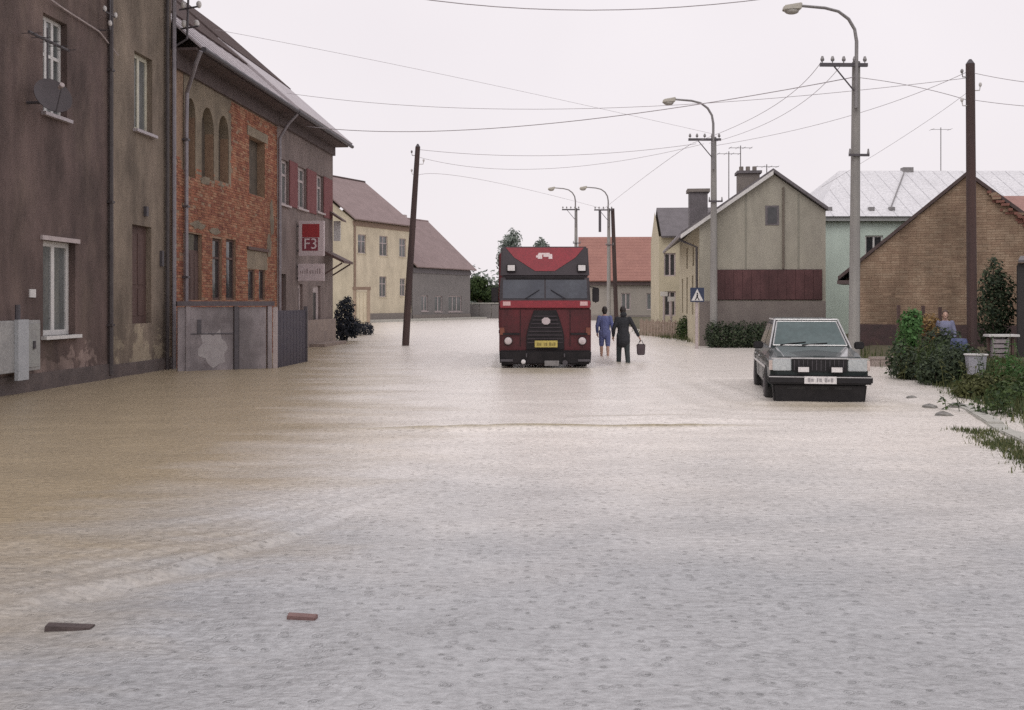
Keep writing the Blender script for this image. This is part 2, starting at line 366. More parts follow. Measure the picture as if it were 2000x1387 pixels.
rng = np.random.default_rng(3)
WV = [(rng.uniform(0, 6.28), rng.normal(1.2, .7), rng.uniform(.35, 1.6), rng.uniform(0, 6.28)) for _ in range(26)]
def water_h(X, Y):
    h = np.zeros_like(X)
    for _, ang, wl, ph in WV:
        k = 2*np.pi/wl; h += .0014*wl**.8 * np.sin(k*(X*np.cos(ang) + Y*np.sin(ang)) + ph)
    h *= np.clip(1.2 - Y/24, .2, 1)
    # wake of the lorry and of the car running across the road
    for y0, x0, x1, a, wd in ((13.9,-2.4,3.6,.045,.09),(14.6,1.2,4.4,.03,.09),(15.1,.6,3.2,.02,.1),(12.2,-3.2,1.2,.008,.12),(17.6,-2.5,3,.012,.16)):
        yy = Y - (y0 + .05*(X-.5) + .05*np.sin(X*2.1+y0))
        win = np.clip((X-x0)/1.2, 0, 1)*np.clip((x1-X)/1.2, 0, 1)
        h += a*win*np.exp(-(yy/wd)**2) - .6*a*win*np.exp(-((yy+.3)/wd)**2)
    # curved front of the current turning round at the left, with its ripples behind
    q = Y - (5.35 + .62*(X+3.2) + .95*np.clip(X+2.9, 0, None)**1.35)
    win = np.clip((X+7)/1.5, 0, 1)*np.clip((-.6-X)/1.4, 0, 1)
    q = q + .12*np.sin(X*3.1+Y)+.07*np.sin(X*7.3-Y*2)
    h += win*(.02*np.exp(-((q-.12)/.12)**2) - .02*np.exp(-((q+.2)/.2)**2))
    h += win*.01*np.sin(q*2*np.pi/.36)*np.exp(-np.clip(q-.3, 0, None)/1.6)*(q > .3)
    # rings round the lorry and the car
    for cx, cy, hx, hy, a in ((.88,30.5,1.3,4.2,.02),(5.5,19.8,.95,2.4,.022),(3.22,28.8,.15,.15,.02),(2.98,32.0,.15,.15,.02),(-2.38,5.35,.13,.03,.008),(-1.16,5.51,.09,.03,.008)):
        dx = np.clip(np.abs(X-cx)-hx, 0, None); dy = np.clip(np.abs(Y-cy)-hy, 0, None); d = np.hypot(dx, dy)
        h += a*np.sin(d*2*np.pi/.7)*np.exp(-d/1.3)*(d > 0)
    return h
yl = [-12.0]
while yl[-1] < 3: yl.append(yl[-1]+.5)
while yl[-1] < 112: yl.append(yl[-1]+max(.022, yl[-1]*.0065))
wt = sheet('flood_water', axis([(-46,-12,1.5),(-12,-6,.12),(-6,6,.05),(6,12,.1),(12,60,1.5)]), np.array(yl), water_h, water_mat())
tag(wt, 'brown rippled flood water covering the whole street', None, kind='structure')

# ================================================================== HOUSE HELPERS
def wall(mb, x0, x1, z0, z1, ops, y=0, depth=.22):
    xs = sorted({x0, x1, *[a for o in ops for a in o[:2]]}); zs = sorted({z0, z1, *[a for o in ops for a in o[2:4]]})
    for i in range(len(xs)-1):
        for k in range(len(zs)-1):
            cx, cz = (xs[i]+xs[i+1])/2, (zs[k]+zs[k+1])/2
            if any(o[0] < cx < o[1] and o[2] < cz < o[3] for o in ops): continue
            mb.add([(xs[i],y,zs[k]),(xs[i+1],y,zs[k]),(xs[i+1],y,zs[k+1]),(xs[i],y,zs[k+1])], [(0,1,2,3)])
    for a, b, c, d in [o[:4] for o in ops]:
        e = y + depth
        mb.add([(a,y,c),(b,y,c),(b,y,d),(a,y,d),(a,e,c),(b,e,c),(b,e,d),(a,e,d)], [(0,1,5,4),(1,2,6,5),(2,3,7,6),(3,0,4,7)])
def window(parent, a, b, c, d, y, fm, gm, cols=2, rows=(1.0,), bar=.06, xf=None, sill=None, sill_m=None, name='window', back=True):
    """frame with its panes as sub-parts, set at depth y in the opening a..b, c..d"""
    f = MB(xf); t = .05
    f.box(a, b, y, y+t, c, c+bar); f.box(a, b, y, y+t, d-bar, d)
    f.box(a, a+bar, y, y+t, c+bar, d-bar); f.box(b-bar, b, y, y+t, c+bar, d-bar)
    cuts = [a+bar + (b-a-2*bar)*i/cols for i in range(cols+1)]
    zz = [c+bar]
    for r in rows: zz.append(c+bar + (d-c-2*bar)*r)
    for x in cuts[1:-1]: f.box(x-bar*.55, x+bar*.55, y, y+t*.98, c+bar, d-bar)
    for z in zz[1:-1]: f.box(a+bar, b-bar, y+.004, y+t*.9, z-bar*.45, z+bar*.45)
    o = f.build(name, fm, parent)
    for i in range(cols):
        for k in range(len(zz)-1):
            MB(xf).box(cuts[i], cuts[i+1], y+.03, y+.036, zz[k], zz[k+1]).build('pane', gm, o)
    if sill is not None:
        MB(xf).box(a-.07, b+.07, -sill, y, c-.07, c).build('sill', sill_m or fm, o)
    return o
def bricks(mb, x0, x1, z0, z1, ops, y, rnd, bl=.25, bh=.075, prot=.012, keep=None, gap=.012):
    nz = int((z1-z0)/bh)
    for k in range(nz):
        za = z0 + k*bh + gap/2; zb = z0 + (k+1)*bh - gap/2
        x = x0 - (bl/2 if k % 2 else 0)
        while x < x1:
            L = bl if rnd.random() > .25 else bl/2
            a, b = max(x+gap/2, x0), min(x+L-gap/2, x1); x += L
            if b-a < .03: continue
            segs = [(a, b)]
            for o in ops:
                if zb > o[2] and za < o[3]:
                    ns = []
                    for p, q in segs:
                        if q <= o[0] or p >= o[1]: ns.append((p, q))
                        else:
                            if p < o[0]-.02: ns.append((p, o[0]))
                            if q > o[1]+.02: ns.append((o[1], q))
                    segs = ns
            for p, q in segs:
                if keep and not keep((p+q)/2, (za+zb)/2): continue
                if rnd.random() < .02: continue
                e = prot*(.5+rnd.random())
                mb.add([(p,y,za),(q,y,za),(q,y,zb),(p,y,zb),(p,y-e,za),(q,y-e,za),(q,y-e,zb),(p,y-e,zb)],
                       [(4,5,6,7),(0,1,5,4),(1,2,6,5),(2,3,7,6),(3,0,4,7)])
def slab(mb, x0, x1, ya, za, yb, zb, t):   # roof slope between eave line (ya,za) and ridge line (yb,zb)
    n = Vector((-(zb-za), (yb-ya))).normalized()
    if n.y < 0: n = -n
    mb.prism([(ya,za),(yb,zb),(yb+n.x*t,zb+n.y*t),(ya+n.x*t,za+n.y*t)], x0, x1, 'x')

# ================================================================== LEFT ROW
D = Vector((.0771, .99702)); P0 = Vector((-9.5, 18.7)); ROWA = math.atan2(D.y, D.x)
def row(px, py=None, off=0.0):     # photo point on the row's facade plane (off metres towards the street) -> distance along, height
    k = (px-CX)/F; ox = P0.x + off*D.y; oy = P0.y - off*D.x
    s = (ox - oy*k)/(D.y*k - D.x); Y = oy + D.y*s
    return (s, EYE - (py-HY)/F*Y) if py is not None else s
def rrect(xa, ya, xb, yb):         # photo rectangle -> opening, heights read at its middle
    a, b = row(xa), row(xb); m = (xa+xb)/2
    return (a, b, row(m, yb)[1], row(m, ya)[1])
S1 = row(338); S2 = row(541); S3 = row(651)
loc0 = (P0.x, P0.y, 0)
# ---- house 1: tall brown rendered house at the left edge
h1 = thing('tall_house', 'tall dark brown rendered house with dirty walls at left edge', 'house', loc0, ROWA)
SD = row(216)
wA = rrect(84, 36, 131, 226); wB = rrect(84, 472, 147, 655)
wC = rrect(267, 108, 302, 258); wD = rrect(263, 441, 300, 632)
m = MB(); wall(m, -9, SD, -.4, 10.6, [wA, wB]); m.add([(-9,0,-.4),(-9,9,-.4),(-9,9,10.6),(-9,0,10.6)], [(0,1,2,3)])
m.build('wall', PL_BROWN, h1)
m = MB(); wall(m, SD, S1, -.4, 10.6, [wC, wD], y=.06)
m.add([(S1,.06,-.4),(S1,9,-.4),(S1,9,10.6),(S1,.06,10.6)], [(0,1,2,3)]); m.add([(-9,9,-.4),(S1,9,-.4),(S1,9,10.6),(-9,9,10.6)], [(0,1,2,3)])
m.add([(SD,0,-.4),(SD,.06,-.4),(SD,.06,10.6),(SD,0,10.6)], [(0,1,2,3)])
o = m.build('wall', PL_OLIVE, h1); o['label'] = 'paler olive grey wall section beside the corner'
MB().box(-9.02, SD+.03, -.05, .02, -.4, .34).build('plinth', PL_BASE, h1)
MB().box(SD+.03, S1, .0, .08, -.4, .3).build('plinth', PL_BASE, h1)
rn = random.Random(5)
def patch(parent, cx, cz, rx, rz, m_, y=-.004, t=.006, n=16, seed=1):   # thin flake of peeled render
    rr = random.Random(seed); pts = []
    for k in range(n):
        a = 2*math.pi*k/n; q = .65+.5*rr.random(); pts.append((cx+rx*q*math.cos(a), cz+rz*q*math.sin(a)))
    MB().prism(pts, y-t, y+t+.004, 'y').build('render_patch', m_, parent)
window(h1, *wA, .14, WHITE, GLASSL, 3, (.62, 1.0), .075, sill=.1, sill_m=TIN)
wb = window(h1, *wB, .15, WHITE, GLASSL, 2, (1.0,), .11, sill=.12, sill_m=WHITE)
MB().box(wB[0]-.1, wB[1]+.12, -.05, .0, wB[3], wB[3]+.09).build('lintel', PINKW, wb)
window(h1, *wC, .2, CREAMP, GLASSL, 2, (1.0,), .1, sill=.06, sill_m=TIN)
dp = MB().box(wD[0], wD[1], .2, .25, wD[2], wD[3]).build('blind_door', WOODD, h1)
for i in range(2):
    u0 = wD[0]+.14+i*(wD[1]-wD[0]-.2)/2; u1 = u0+(wD[1]-wD[0]-.2)/2-.1
    for z0, z1 in ((.08,.36),(.4,.92)):
        hh = wD[3]-wD[2]; MB().box(u0, u1, .185, .203, wD[2]+hh*z0, wD[2]+hh*z1).build('panel', WOODD, dp)
s_, z_ = row(62, 573); MB().box(s_-.1, s_+.1, -.03, 0, z_-.08, z_+.08).build('house_number_plate', WHITE, h1)
s_, z_ = row(287, 413); MB().box(s_-.06, s_+.06, -.02, .06, z_-.12, z_+.12).build('wall_vent', STEELD, h1)
s_, z_ = row(318, 505); MB().box(s_-.06, s_+.06, -.01, .06, z_-.2, z_+.2).build('wall_vent', STEELD, h1)
MB().box(-9, S1, -.35, 0, 10.2, 10.6).build('cornice', SOFFIT, h1)
m = MB(); slab(m, -9.2, S1+.15, -.7, 10.55, 4.5, 14.6, .15); slab(m, -9.2, S1+.15, 9.7, 10.55, 4.5, 14.6, .15); m.build('roof', TILED, h1)
m = MB(); m.tube([(-9,-.72,10.5),(S1+.1,-.72,10.5)], .08, 8); m.build('gutter', ZINC, h1)
sg = row(211); m = MB(); m.tube([(sg,-.07,.1),(sg,-.07,10.3)], .055, 8); m.build('downpipe', DARKPIPE, h1)
for z_ in (1.2, 4, 7): MB().box(sg-.07, sg+.07, -.13, 0, z_, z_+.05).build('pipe_clamp', DARKPIPE, h1)
sg = S1-.12; m = MB(); m.tube([(sg,-.08,-.2),(sg,-.08,10.2),(sg,-.5,10.45)], .06, 8); m.build('downpipe', ZINC, h1)
sg = S1-.4; m = MB(); m.tube([(sg,-.02,-.2),(sg,-.02,10.2)], .05, 8); m.build('downpipe', DARKPIPE, h1)

# ---- house 2: bare brick house
h2 = thing('brick_house', 'two storey bare orange brick house with arched blind windows', 'house', loc0, ROWA)
EAVE = 8.4; OV = .62; PIT = math.tan(R(41))
arch = [rrect(363,192,381,345), rrect(393,210,417,350), rrect(426,226,446,356)]
w_up = rrect(486, 272, 517, 382)
w_lo = [rrect(358,456,394,586), rrect(414,466,433,586), rrect(441,468,460,586), rrect(484,527,497,586), rrect(505,527,517,586)]
ops = arch + [w_up] + w_lo
m = MB(); wall(m, S1, S2, -.4, EAVE, ops, depth=.3); m.add([(S1,0,-.4),(S1,.14,-.4),(S1,.14,EAVE),(S1,0,EAVE)], [(0,1,2,3)])
m.build('wall', MORTAR, h2)
for a, b, c, d in arch:              # round heads of the blind windows
    m = MB()
    r = (b-a)/2; cx = (a+b)/2; zc = d-r*1.5
    for s_ in (-1, 1):
        pts = [(cx+s_*r, zc)] + [(cx+s_*r*math.cos(k*math.pi/16), zc+1.5*r*math.sin(k*math.pi/16)) for k in range(1, 9)] + [(cx+s_*r, d)]
        m = MB(); m.prism(pts, -.012, .3, 'y'); m.build('arch_head', PL_BEIGE, h2)
bx0 = arch[0][0]-.18; bx1 = arch[2][1]+.2; bz0 = arch[1][2]+.1
def plaster_zone(x, z): return bx0-1 < x < bx1 + .12*math.sin(z*9) and z > bz0+.18*math.sin(x*5)+.1*math.sin(x*13)
m = MB(); bricks(m, S1+.02, S2-.02, .0, EAVE-.5, ops, 0, random.Random(11), keep=lambda x, z: not plaster_zone(x, z) and not (w_lo[3][0]-.1 < x < w_lo[4][1]+.25 and w_lo[3][3]+.05 < z < w_lo[3][3]+.75))
tag(m.build('brickwork', BRICK, h2, recalc=False), 'exposed orange and red bricks of uneven colour', kind='stuff')
m = MB(); wall(m, bx0, bx1, bz0+.2, EAVE-.45, arch, y=-.012, depth=.02); m.build('plaster_coat', PL_BEIGE, h2)
for k, (px, py, rx, rz) in enumerate(((385,440,.6,.12),(420,452,.5,.1),(530,430,.25,.7),(525,480,.3,.4),(400,352,.4,.14))):
    s_, z_ = row(px, py); patch(h2, s_, z_, rx, rz, PL_BEIGE, -.016, seed=40+k)
for a, b, c, d in arch:
    f = MB().box(a, b, .26, .3, c, d).build('blind_window', mat('blind_infill', (.14,.115,.09), (.09,.075,.06), .9, 3, .5, 50), h2)
    MB().box((a+b)/2-.02, (a+b)/2+.02, .24, .262, c, d-.3).build('infill_joint', WOODD, f)
ow = MB().box(w_up[0], w_up[1], .26, .3, w_up[2], w_up[3]).build('blind_window', mat('blind_infill', (.2,.165,.12)), h2)
MB().box(w_up[0]-.2, w_up[1]+.25, -.03, 0, w_up[3], w_up[3]+.3).build('lintel', PL_BEIGE, ow)
for k, q in enumerate(w_lo):
    if k == 0:
        dr = MB().box(q[0], q[1], .1, .16, q[2]-1.2, q[3]-.45).build('door', WOODD, h2)
        for j in range(4):
            u = q[0]+.05+j*(q[1]-q[0]-.1)/4; MB().box(u+.02, u+(q[1]-q[0]-.1)/4-.02, .082, .102, q[2], q[3]-.55).build('plank', WOODD, dr)
        MB().box(q[0], q[1], .11, .15, q[3]-.45, q[3]).build('transom', GLASS, dr)
    elif k < 3: window(h2, *q, .07, WOODD, GLASS, 1, (.7, 1.0), .07)
    else: window(h2, *q, .05, WOODD, GLASS, 1, (1.0,), .06)
q = (w_lo[3][0]-.1, w_lo[4][1]+.2); zt = w_lo[3][3]
MB().box(q[0], q[1], -.016, 0, zt+.03, zt+.62).build('plaster_coat', PL_BEIGE, h2)
MB().box(q[0]-.05, q[1]+.05, -.08, 0, zt+.64, zt+.74).build('shop_rail', WOODD, h2)
MB().box(S1+.02, S2-.02, -.1, 0, EAVE-.48, EAVE-.02).build('cornice', SOFFIT, h2)
MB().box(S1+.02, S2-.02, -OV, 0, EAVE-.02, EAVE+.05).build('soffit', SOFFIT, h2)
rh = 5.0
m = MB(); slab(m, S1+.1, S2-.05, -OV-.08, EAVE+.05, 2.0, EAVE+.05+(2.0+OV+.08)*PIT, .05); rf = m.build('roof', TIN, h2)
m = MB(); slab(m, S1+.1, S2-.05, 1.1, EAVE+.08+(1.1+OV+.08)*PIT, rh, EAVE+.08+(rh+OV+.08)*PIT, .09); m.build('tiles', TILED, rf)
m = MB(); slab(m, S1+.1, S2-.05, 2*rh+OV+.1, EAVE+.05, rh, EAVE+.08+(rh+OV+.08)*PIT, .09); m.build('rear_slope', TILED, rf)
for k in range(12):
    x_ = S1+.3+k*(S2-S1-.6)/11; m = MB(); slab(m, x_-.012, x_+.012, -OV-.08, EAVE+.1, 1.6, EAVE+.1+(1.6+OV+.08)*PIT, .03); m.build('standing_seam', TIN, rf)
def gutter(parent, a, b):
    m = MB(); m.tube([(a,-OV-.15,EAVE+.02),(b,-OV-.15,EAVE+.02)], .075, 8); return m.build('gutter', STEELD, parent)
gutter(h2, S1+.15, S2-.1)
sp = row(357)
m = MB(); m.tube([(sp-.6,-OV-.12,EAVE-.05),(sp-.5,-OV+.05,EAVE-.35),(sp,-.12,EAVE-1.0),(sp,-.1,6.5),(sp,-.1,1.75)], .055, 8); m.build('downpipe', ZINC, h2)
for z_ in (2.4,4.3,6.1): MB().box(sp-.08, sp+.08, -.17, 0, z_, z_+.05).build('pipe_clamp', STEELD, h2)

# ---- house 3: grey shop house
h3 = thing('shop_house', 'grey brown two storey shop house with dark red panels between windows', 'house', loc0, ROWA)
u3 = [rrect(547,312,565,400), rrect(581,327,599,408), rrect(618,342,632,415)]
l3 = [rrect(545,535,560,640), rrect(583,555,592,632), rrect(612,558,627,648)]
m = MB(); wall(m, S2, S3, -.4, EAVE, u3+l3, y=.02)
m.add([(S3,.02,-.4),(S3,9,-.4),(S3,9,EAVE),(S3,5.0,EAVE+(5+OV)*PIT-.1),(S3,.02,EAVE)], [(0,1,2,3,4)])
m.add([(S2,9,-.4),(S3,9,-.4),(S3,9,EAVE),(S2,9,EAVE)], [(0,1,2,3)])
m.build('wall', PL_GREY, h3)
for a, b in ((u3[0][1], u3[1][0]), (u3[1][1], u3[2][0]), (u3[2][1], S3-.15)):
    MB().box(a+.03, b-.03, -.02, .02, u3[1][2]-.05, u3[1][3]+.05).build('brick_panel', REDPAN, h3)
for q in u3: window(h3, *q, .12, PINKW, GLASSL, 2, (.7,1.0), .1, sill=.08, sill_m=PINKW)
dq = l3[0]; dr = MB().box(dq[0], dq[1], .15, .2, dq[2]-1, dq[3]).build('door', WOODD, h3); MB().box(dq[1]-.2, dq[1]-.14, .1, .15, 1.1, 1.25).build('handle', STEEL, dr)
window(h3, *l3[1], .12, PINKW, GLASS, 1, (1.0,), .16)
dq = l3[2]; dr = window(h3, *dq, .12, PINKW, GLASS, 1, (1.0,), .28, name='shop_door')
MB().box(row(592)-.05, S3+.02, -.1, .02, -.4, EYE-(625-HY)/F*39).build('plinth', PL_STONE, h3)
MB().box(row(600), row(645), -.7, -.12, -.4, .12).build('doorstep', PL_STONE, h3)
MB().box(S2+.02, S3-.02, -.1, .02, EAVE-.4, EAVE-.02).build('cornice', SOFFIT, h3)
MB().box(S2+.02, S3+.12, -OV, .02, EAVE-.02, EAVE+.05).build('soffit', SOFFIT, h3)
m = MB(); slab(m, S2, S3+.2, -OV-.1, EAVE+.06, 2.2, EAVE+.06+(2.2+OV+.1)*PIT, .12); rf = m.build('roof', TIN, h3)
m = MB(); slab(m, S2, S3+.22, 2.0, EAVE+.09+(2.0+OV+.1)*PIT, 5.0, EAVE+.09+(5.0+OV+.1)*PIT, .13); m.build('tiles', TILED, rf)
m = MB(); slab(m, S2, S3+.2, 10.7, EAVE+.06, 5.0, EAVE+.09+(5.0+OV+.1)*PIT, .12); m.build('rear_slope', TILED, rf)
for k in range(9):
    x_ = S2+.2+k*(S3-S2-.3)/8; m = MB(); slab(m, x_-.012, x_+.012, -OV-.1, EAVE+.18, 2.0, EAVE+.18+(2.0+OV+.1)*PIT, .03); m.build('standing_seam', TIN, rf)
gutter(h3, S2, S3+.25)
sp = row(541); m = MB(); m.tube([(sp,-OV-.12,EAVE-.05),(sp,-.4,EAVE-.4),(sp,-.1,EAVE-.9),(sp,-.1,5),(sp,-.1,.0)], .06, 8); m.build('downpipe', ZINC, h3)
cs = row(648); m = MB()
m.hexa([(cs-1.3,-.85,3.35),(cs+.3,-.85,3.35),(cs+.3,.0,3.75),(cs-1.3,.0,3.75),(cs-1.3,-.85,3.45),(cs+.3,-.85,3.45),(cs+.3,.0,3.87),(cs-1.3,.0,3.87)])
cn = m.build('door_canopy', WOODD, h3)
for x_ in (cs-1.2, cs+.2):
    m = MB(); m.tube([(x_,0,2.9),(x_,-.75,3.36)], .035, 6); m.build('strut', WOODD, cn)
m = MB(); m.hexa([(cs-.4,-.55,5.15),(cs+.3,-.55,5.15),(cs+.3,.0,5.5),(cs-.4,.0,5.5),(cs-.4,-.55,5.22),(cs+.3,-.55,5.22),(cs+.3,.0,5.6),(cs-.4,.0,5.6)]); m.build('hood', WOODD, h3)
MB().box(cs+.05, cs+.1, -.36, -.06, 4.35, 5.2).build('white_board', WHITE, h3)

# projecting signs of the shop
RED = mat('sign_red', (.36,.035,.04), (.28,.03,.035), .5, 6, 0, 30); SIGNW = mat('sign_pinkish_white', (.62,.53,.54), (.54,.46,.47), .5, 4, 0, 30); SIGND = mat('sign_maroon', (.25,.05,.07), (.2,.04,.06), .5, 5)
s0 = row(580); base = Vector((P0.x, P0.y, 0)) + Vector((D.x, D.y, 0))*s0
z0, z1 = 1.75+(590-500)/F*37.2, 1.75+(590-431)/F*37.2
sg1 = thing('projecting_sign', 'white framed shop sign with red top field projecting above the door', 'sign', (base.x, base.y, 0), ROWA)
XF = lambda u, w_, v: (w_, -u, v)       # u out from the wall towards the street, w_ along the row
MB(XF).box(.06, 1.02, 0, .16, z0, z1).build('sign_box', SIGNW, sg1, bevel=.012)
MB(XF).box(.2, .86, -.008, .0, z1-.62, z1-.12).build('red_field', RED, sg1)
MB(XF).box(.2, .8, -.008, .0, z0+.2, z1-.64).build('maroon_field', SIGND, sg1)
textmesh('lettering', 'F3', .56, mat('sign_letter', (.72,.62,.63), (.66,.56,.58), .5, 5), sg1, (-.012, -.52, (z0+.2+z1-.64)/2), (R(90), 0, R(-90)), .003)
for z_ in (z0+.2, z1-.2): MB(XF).box(-.02, .06, .05, .11, z_-.03, z_+.03).build('bracket', STEELD, sg1)
z0, z1 = 1.75+(590-549)/F*37.2, 1.75+(590-515)/F*37.2
sg2 = thing('shop_nameboard', 'low white nameboard with faded grey lettering under the red shop sign', 'sign', (base.x, base.y, 0), ROWA)
MB(XF).box(.03, 1.02, .02, .14, z0, z1).build('board', SIGNW, sg2, bevel=.01)
SG = mat('faded_letters', (.22,.17,.17), (.3,.24,.24), .7, 8)
rr = random.Random(4); u = .12
while u < .9:
    L_ = rr.uniform(.05, .1); MB(XF).box(u, u+L_*.45, .012, .02, z0+.28, z0+.28+rr.uniform(.1,.2)).build('letter', SG, sg2); u += L_+.02
for z_ in (z0+.1, z1-.1): MB(XF).box(-.02, .03, .05, .11, z_-.03, z_+.03).build('bracket', STEELD, sg2)

# ---- wall-mounted things of the tall house
a, z_ = row(8, 700); b = row(58)
cb = thing('meter_cabinet', 'pale grey metal meter cabinet mounted low on the brown house wall', 'cabinet', loc0, ROWA)
zc0, zc1 = .38, 1.4
sA, sB = row(6), row(58); sM = row(27)
MB().box(sA-.6, sB, -.22, -.01, zc0+.05, zc1).build('body', mat('cabinet_grey', (.4,.4,.39), (.3,.3,.3), .6, 4, .1, 30), cb, bevel=.01)
dr = MB().box(sM+.05, sB-.06, -.24, -.222, zc0+.12, zc1-.06).build('door', mat('cabinet_door_grey', (.36,.37,.35), (.28,.28,.28), .6, 4, .1, 30), cb)
MB().box(sB-.3, sB-.24, -.27, -.242, .85, 1.0).build('handle', STEELD, dr)
MB().box(sA, sM, -.3, -.222, zc0-.1, zc1+.02).build('side_post', mat('post_bluegrey', (.46,.48,.5), (.38,.4,.42), .6, 4, .1, 30), cb)
m = MB(); m.tube([((sA+sM)/2,-.18,zc1),((sA+sM)/2,-.18,zc1+.3)], .05, 8); m.build('cable_spout', STEELD, cb)

s_, z_ = row(101, 190, .5)
dish = thing('satellite_dish', 'dark round satellite dish on the brown wall below the upper window', 'satellite dish', loc0, ROWA)
ctr = Vector((s_, -.5, z_)); dirn = Vector((-.55, -.75, .38)).normalized()
uu = dirn.cross(Vector((0,0,1))).normalized(); vv = uu.cross(dirn)
m = MB(); pts, fc = [], []
for i in range(7):
    r = .37*i/6
    for k in range(20):
        an = 2*math.pi*k/20; pts.append(ctr + (uu*math.cos(an)+vv*math.sin(an))*max(r,.004) + dirn*(r*r*.55))
for i in range(6):
    for k in range(20): fc.append((i*20+k, i*20+(k+1) % 20, (i+1)*20+(k+1) % 20, (i+1)*20+k))
m.add(pts, fc); m.add([p - dirn*.012 for p in pts], fc); m.build('reflector', mat('dish_charcoal', (.06,.05,.055), (.085,.07,.075), .5, 4), dish, smooth=True, recalc=False)
fp = ctr + dirn*.42
m = MB(); m.tube([ctr - vv*.34 + dirn*.07, fp - vv*.05], .012, 6); m.build('feed_arm', STEELD, dish)
m = MB(); m.tube([fp - dirn*.07, fp + dirn*.06], [.035,.05], 8); m.build('receiver', PINKW, dish)
m = MB(); m.tube([(s_, .0, z_-.1),(s_, -.3, z_-.1),(s_, -.42, z_)], .03, 8); m.build('bracket', STEELD, dish)
s2_, z2_ = row(98, 82, .3)
ant = thing('wall_antenna', 'dark crossbar antenna in front of the brown house upper window', 'antenna', loc0, ROWA)
m = MB(); m.tube([(s2_-.1,-.02,z2_-1.0),(s2_-.1,-.3,z2_-.9),(s2_-.1,-.3,z2_+.25)], .018, 6); m.build('mast', STEELD, ant)
m = MB(); m.tube([(s2_-.75,-.3,z2_),(s2_+.7,-.3,z2_)], .03, 6); m.build('boom', STEELD, ant)
for k in range(5):
    m = MB(); m.tube([(s2_-.65+k*.32,-.5,z2_),(s2_-.65+k*.32,-.1,z2_)], .008, 5); m.build('element', STEELD, ant)
br = thing('insulator_bracket', 'wall bracket with pale insulators high on the brown house', 'bracket', loc0, ROWA)
s_, z_ = row(215, 28, .25)
m = MB(); m.tube([(s_,0,z_-.35),(s_,-.25,z_-.35),(s_,-.25,z_+.5)], .02, 6); m.tube([(s_-.3,-.25,z_),(s_+.3,-.25,z_)], .018, 6); m.build('frame', STEELD, br)
for dx, dz in ((-.25,.05),(.25,.05),(0,.4),(0,-.2)):
    MB().ell((s_+dx,-.25,z_+dz), .045, .045, .07).build('insulator', PORC, br, smooth=True)
br = thing('eaves_bracket', 'iron wire bracket with white insulators at the tall house roof corner', 'bracket', loc0, ROWA)
s_ = S1-.05; z_ = 9.35
m = MB(); m.tube([(s_,-.05,z_-.9),(s_,-.4,z_-.7),(s_,-.45,z_+.9)], .03, 6); m.tube([(s_-.15,-.75,z_+.1),(s_+.1,-.15,z_+.1)], .025, 6); m.tube([(s_-.1,-.75,z_-.4),(s_+.1,-.2,z_-.4)], .025, 6); m.build('frame', STEELD, br)
for dy, dz in ((-.72,.2),(-.3,.2),(-.66,-.3),(-.32,-.3),(-.5,.62)):
    MB().ell((s_,dy,z_+dz), .07, .07, .1).build('insulator', PORC, br, smooth=True)
# the service cable slung across the brown wall
pts = [(row(40),-.25,row(40,-25)[1]), (row(120),-.06,row(120,18)[1]), (row(190),-.05,row(190,62)[1]), (row(229),-.02,row(229,108)[1])]
m = MB(); m.tube(pts, .018, 5); o = m.build('service_cable', PINKW, None); o.location = loc0; o.rotation_euler = (0,0,ROWA); tag(o, 'pale service cable slung down across the brown house wall', 'cable')

# ---- yard fence in front of the brick house
fa, fb = Vector((-8.45, 25.1)), Vector((-6.32, 26.35))
fd = (fb-fa).normalized(); FA = math.atan2(fd.y, fd.x); FL = (fb-fa).length
fe = thing('concrete_fence', 'stained grey concrete panel fence in front of the brick house', 'fence', (fa.x, fa.y, 0), FA)
FH = 1.62
for k, (a, b) in enumerate(((.02,.24),(.3,1.42),(1.56,2.28))):
    p = MB().box(a, b, 0, .07, -.4, FH).build('panel', CONC, fe, bevel=.008)
for x_ in (.27, 1.49, 2.37):
    MB().box(x_-.055, x_+.055, -.04, .11, -.4, FH+.02).build('post', STEELD if x_ == 1.49 else CONC, fe)
MB().box(0, FL+.02, -.06, .12, FH+.03, FH+.15).build('coping', mat('dark_coping', (.1,.085,.095), (.14,.12,.13), .8, 4, .3, 40), fe)
MB().box(.32, 1.4, -.012, 0, .92, .95).build('rail', STEELD, fe)
MB().box(.5, .6, -.02, 0, .95, 1.3).build('bolt', STEELD, fe)
patch(fe, .9, .55, .42, .5, mat('pale_cement_stain', (.42,.4,.4), (.34,.31,.32), .9, 4, .3, 50), -.002, .003, seed=9)
ga, gb = Vector((-6.25, 26.42)), Vector((-6.03, 29.1)); gd = (gb-ga).normalized()
gt = thing('metal_gate', 'dark navy sheet metal gate closing the yard beside the concrete fence', 'gate', (ga.x, ga.y, 0), math.atan2(gd.y, gd.x))
GL = (gb-ga).length
for k in range(9):
    MB().box(k*GL/9+.012, (k+1)*GL/9-.012, 0, .025, -.35, 1.52).build('board', NAVY, gt)
for z_ in (.35, 1.3): MB().box(0, GL, .026, .07, z_, z_+.08).build('rail', NAVY, gt)
for x_ in (-.08, GL+.02): MB().box(x_, x_+.08, -.03, .07, -.4, 1.62).build('post', STEELD if x_ > 0 else PINKW, gt)

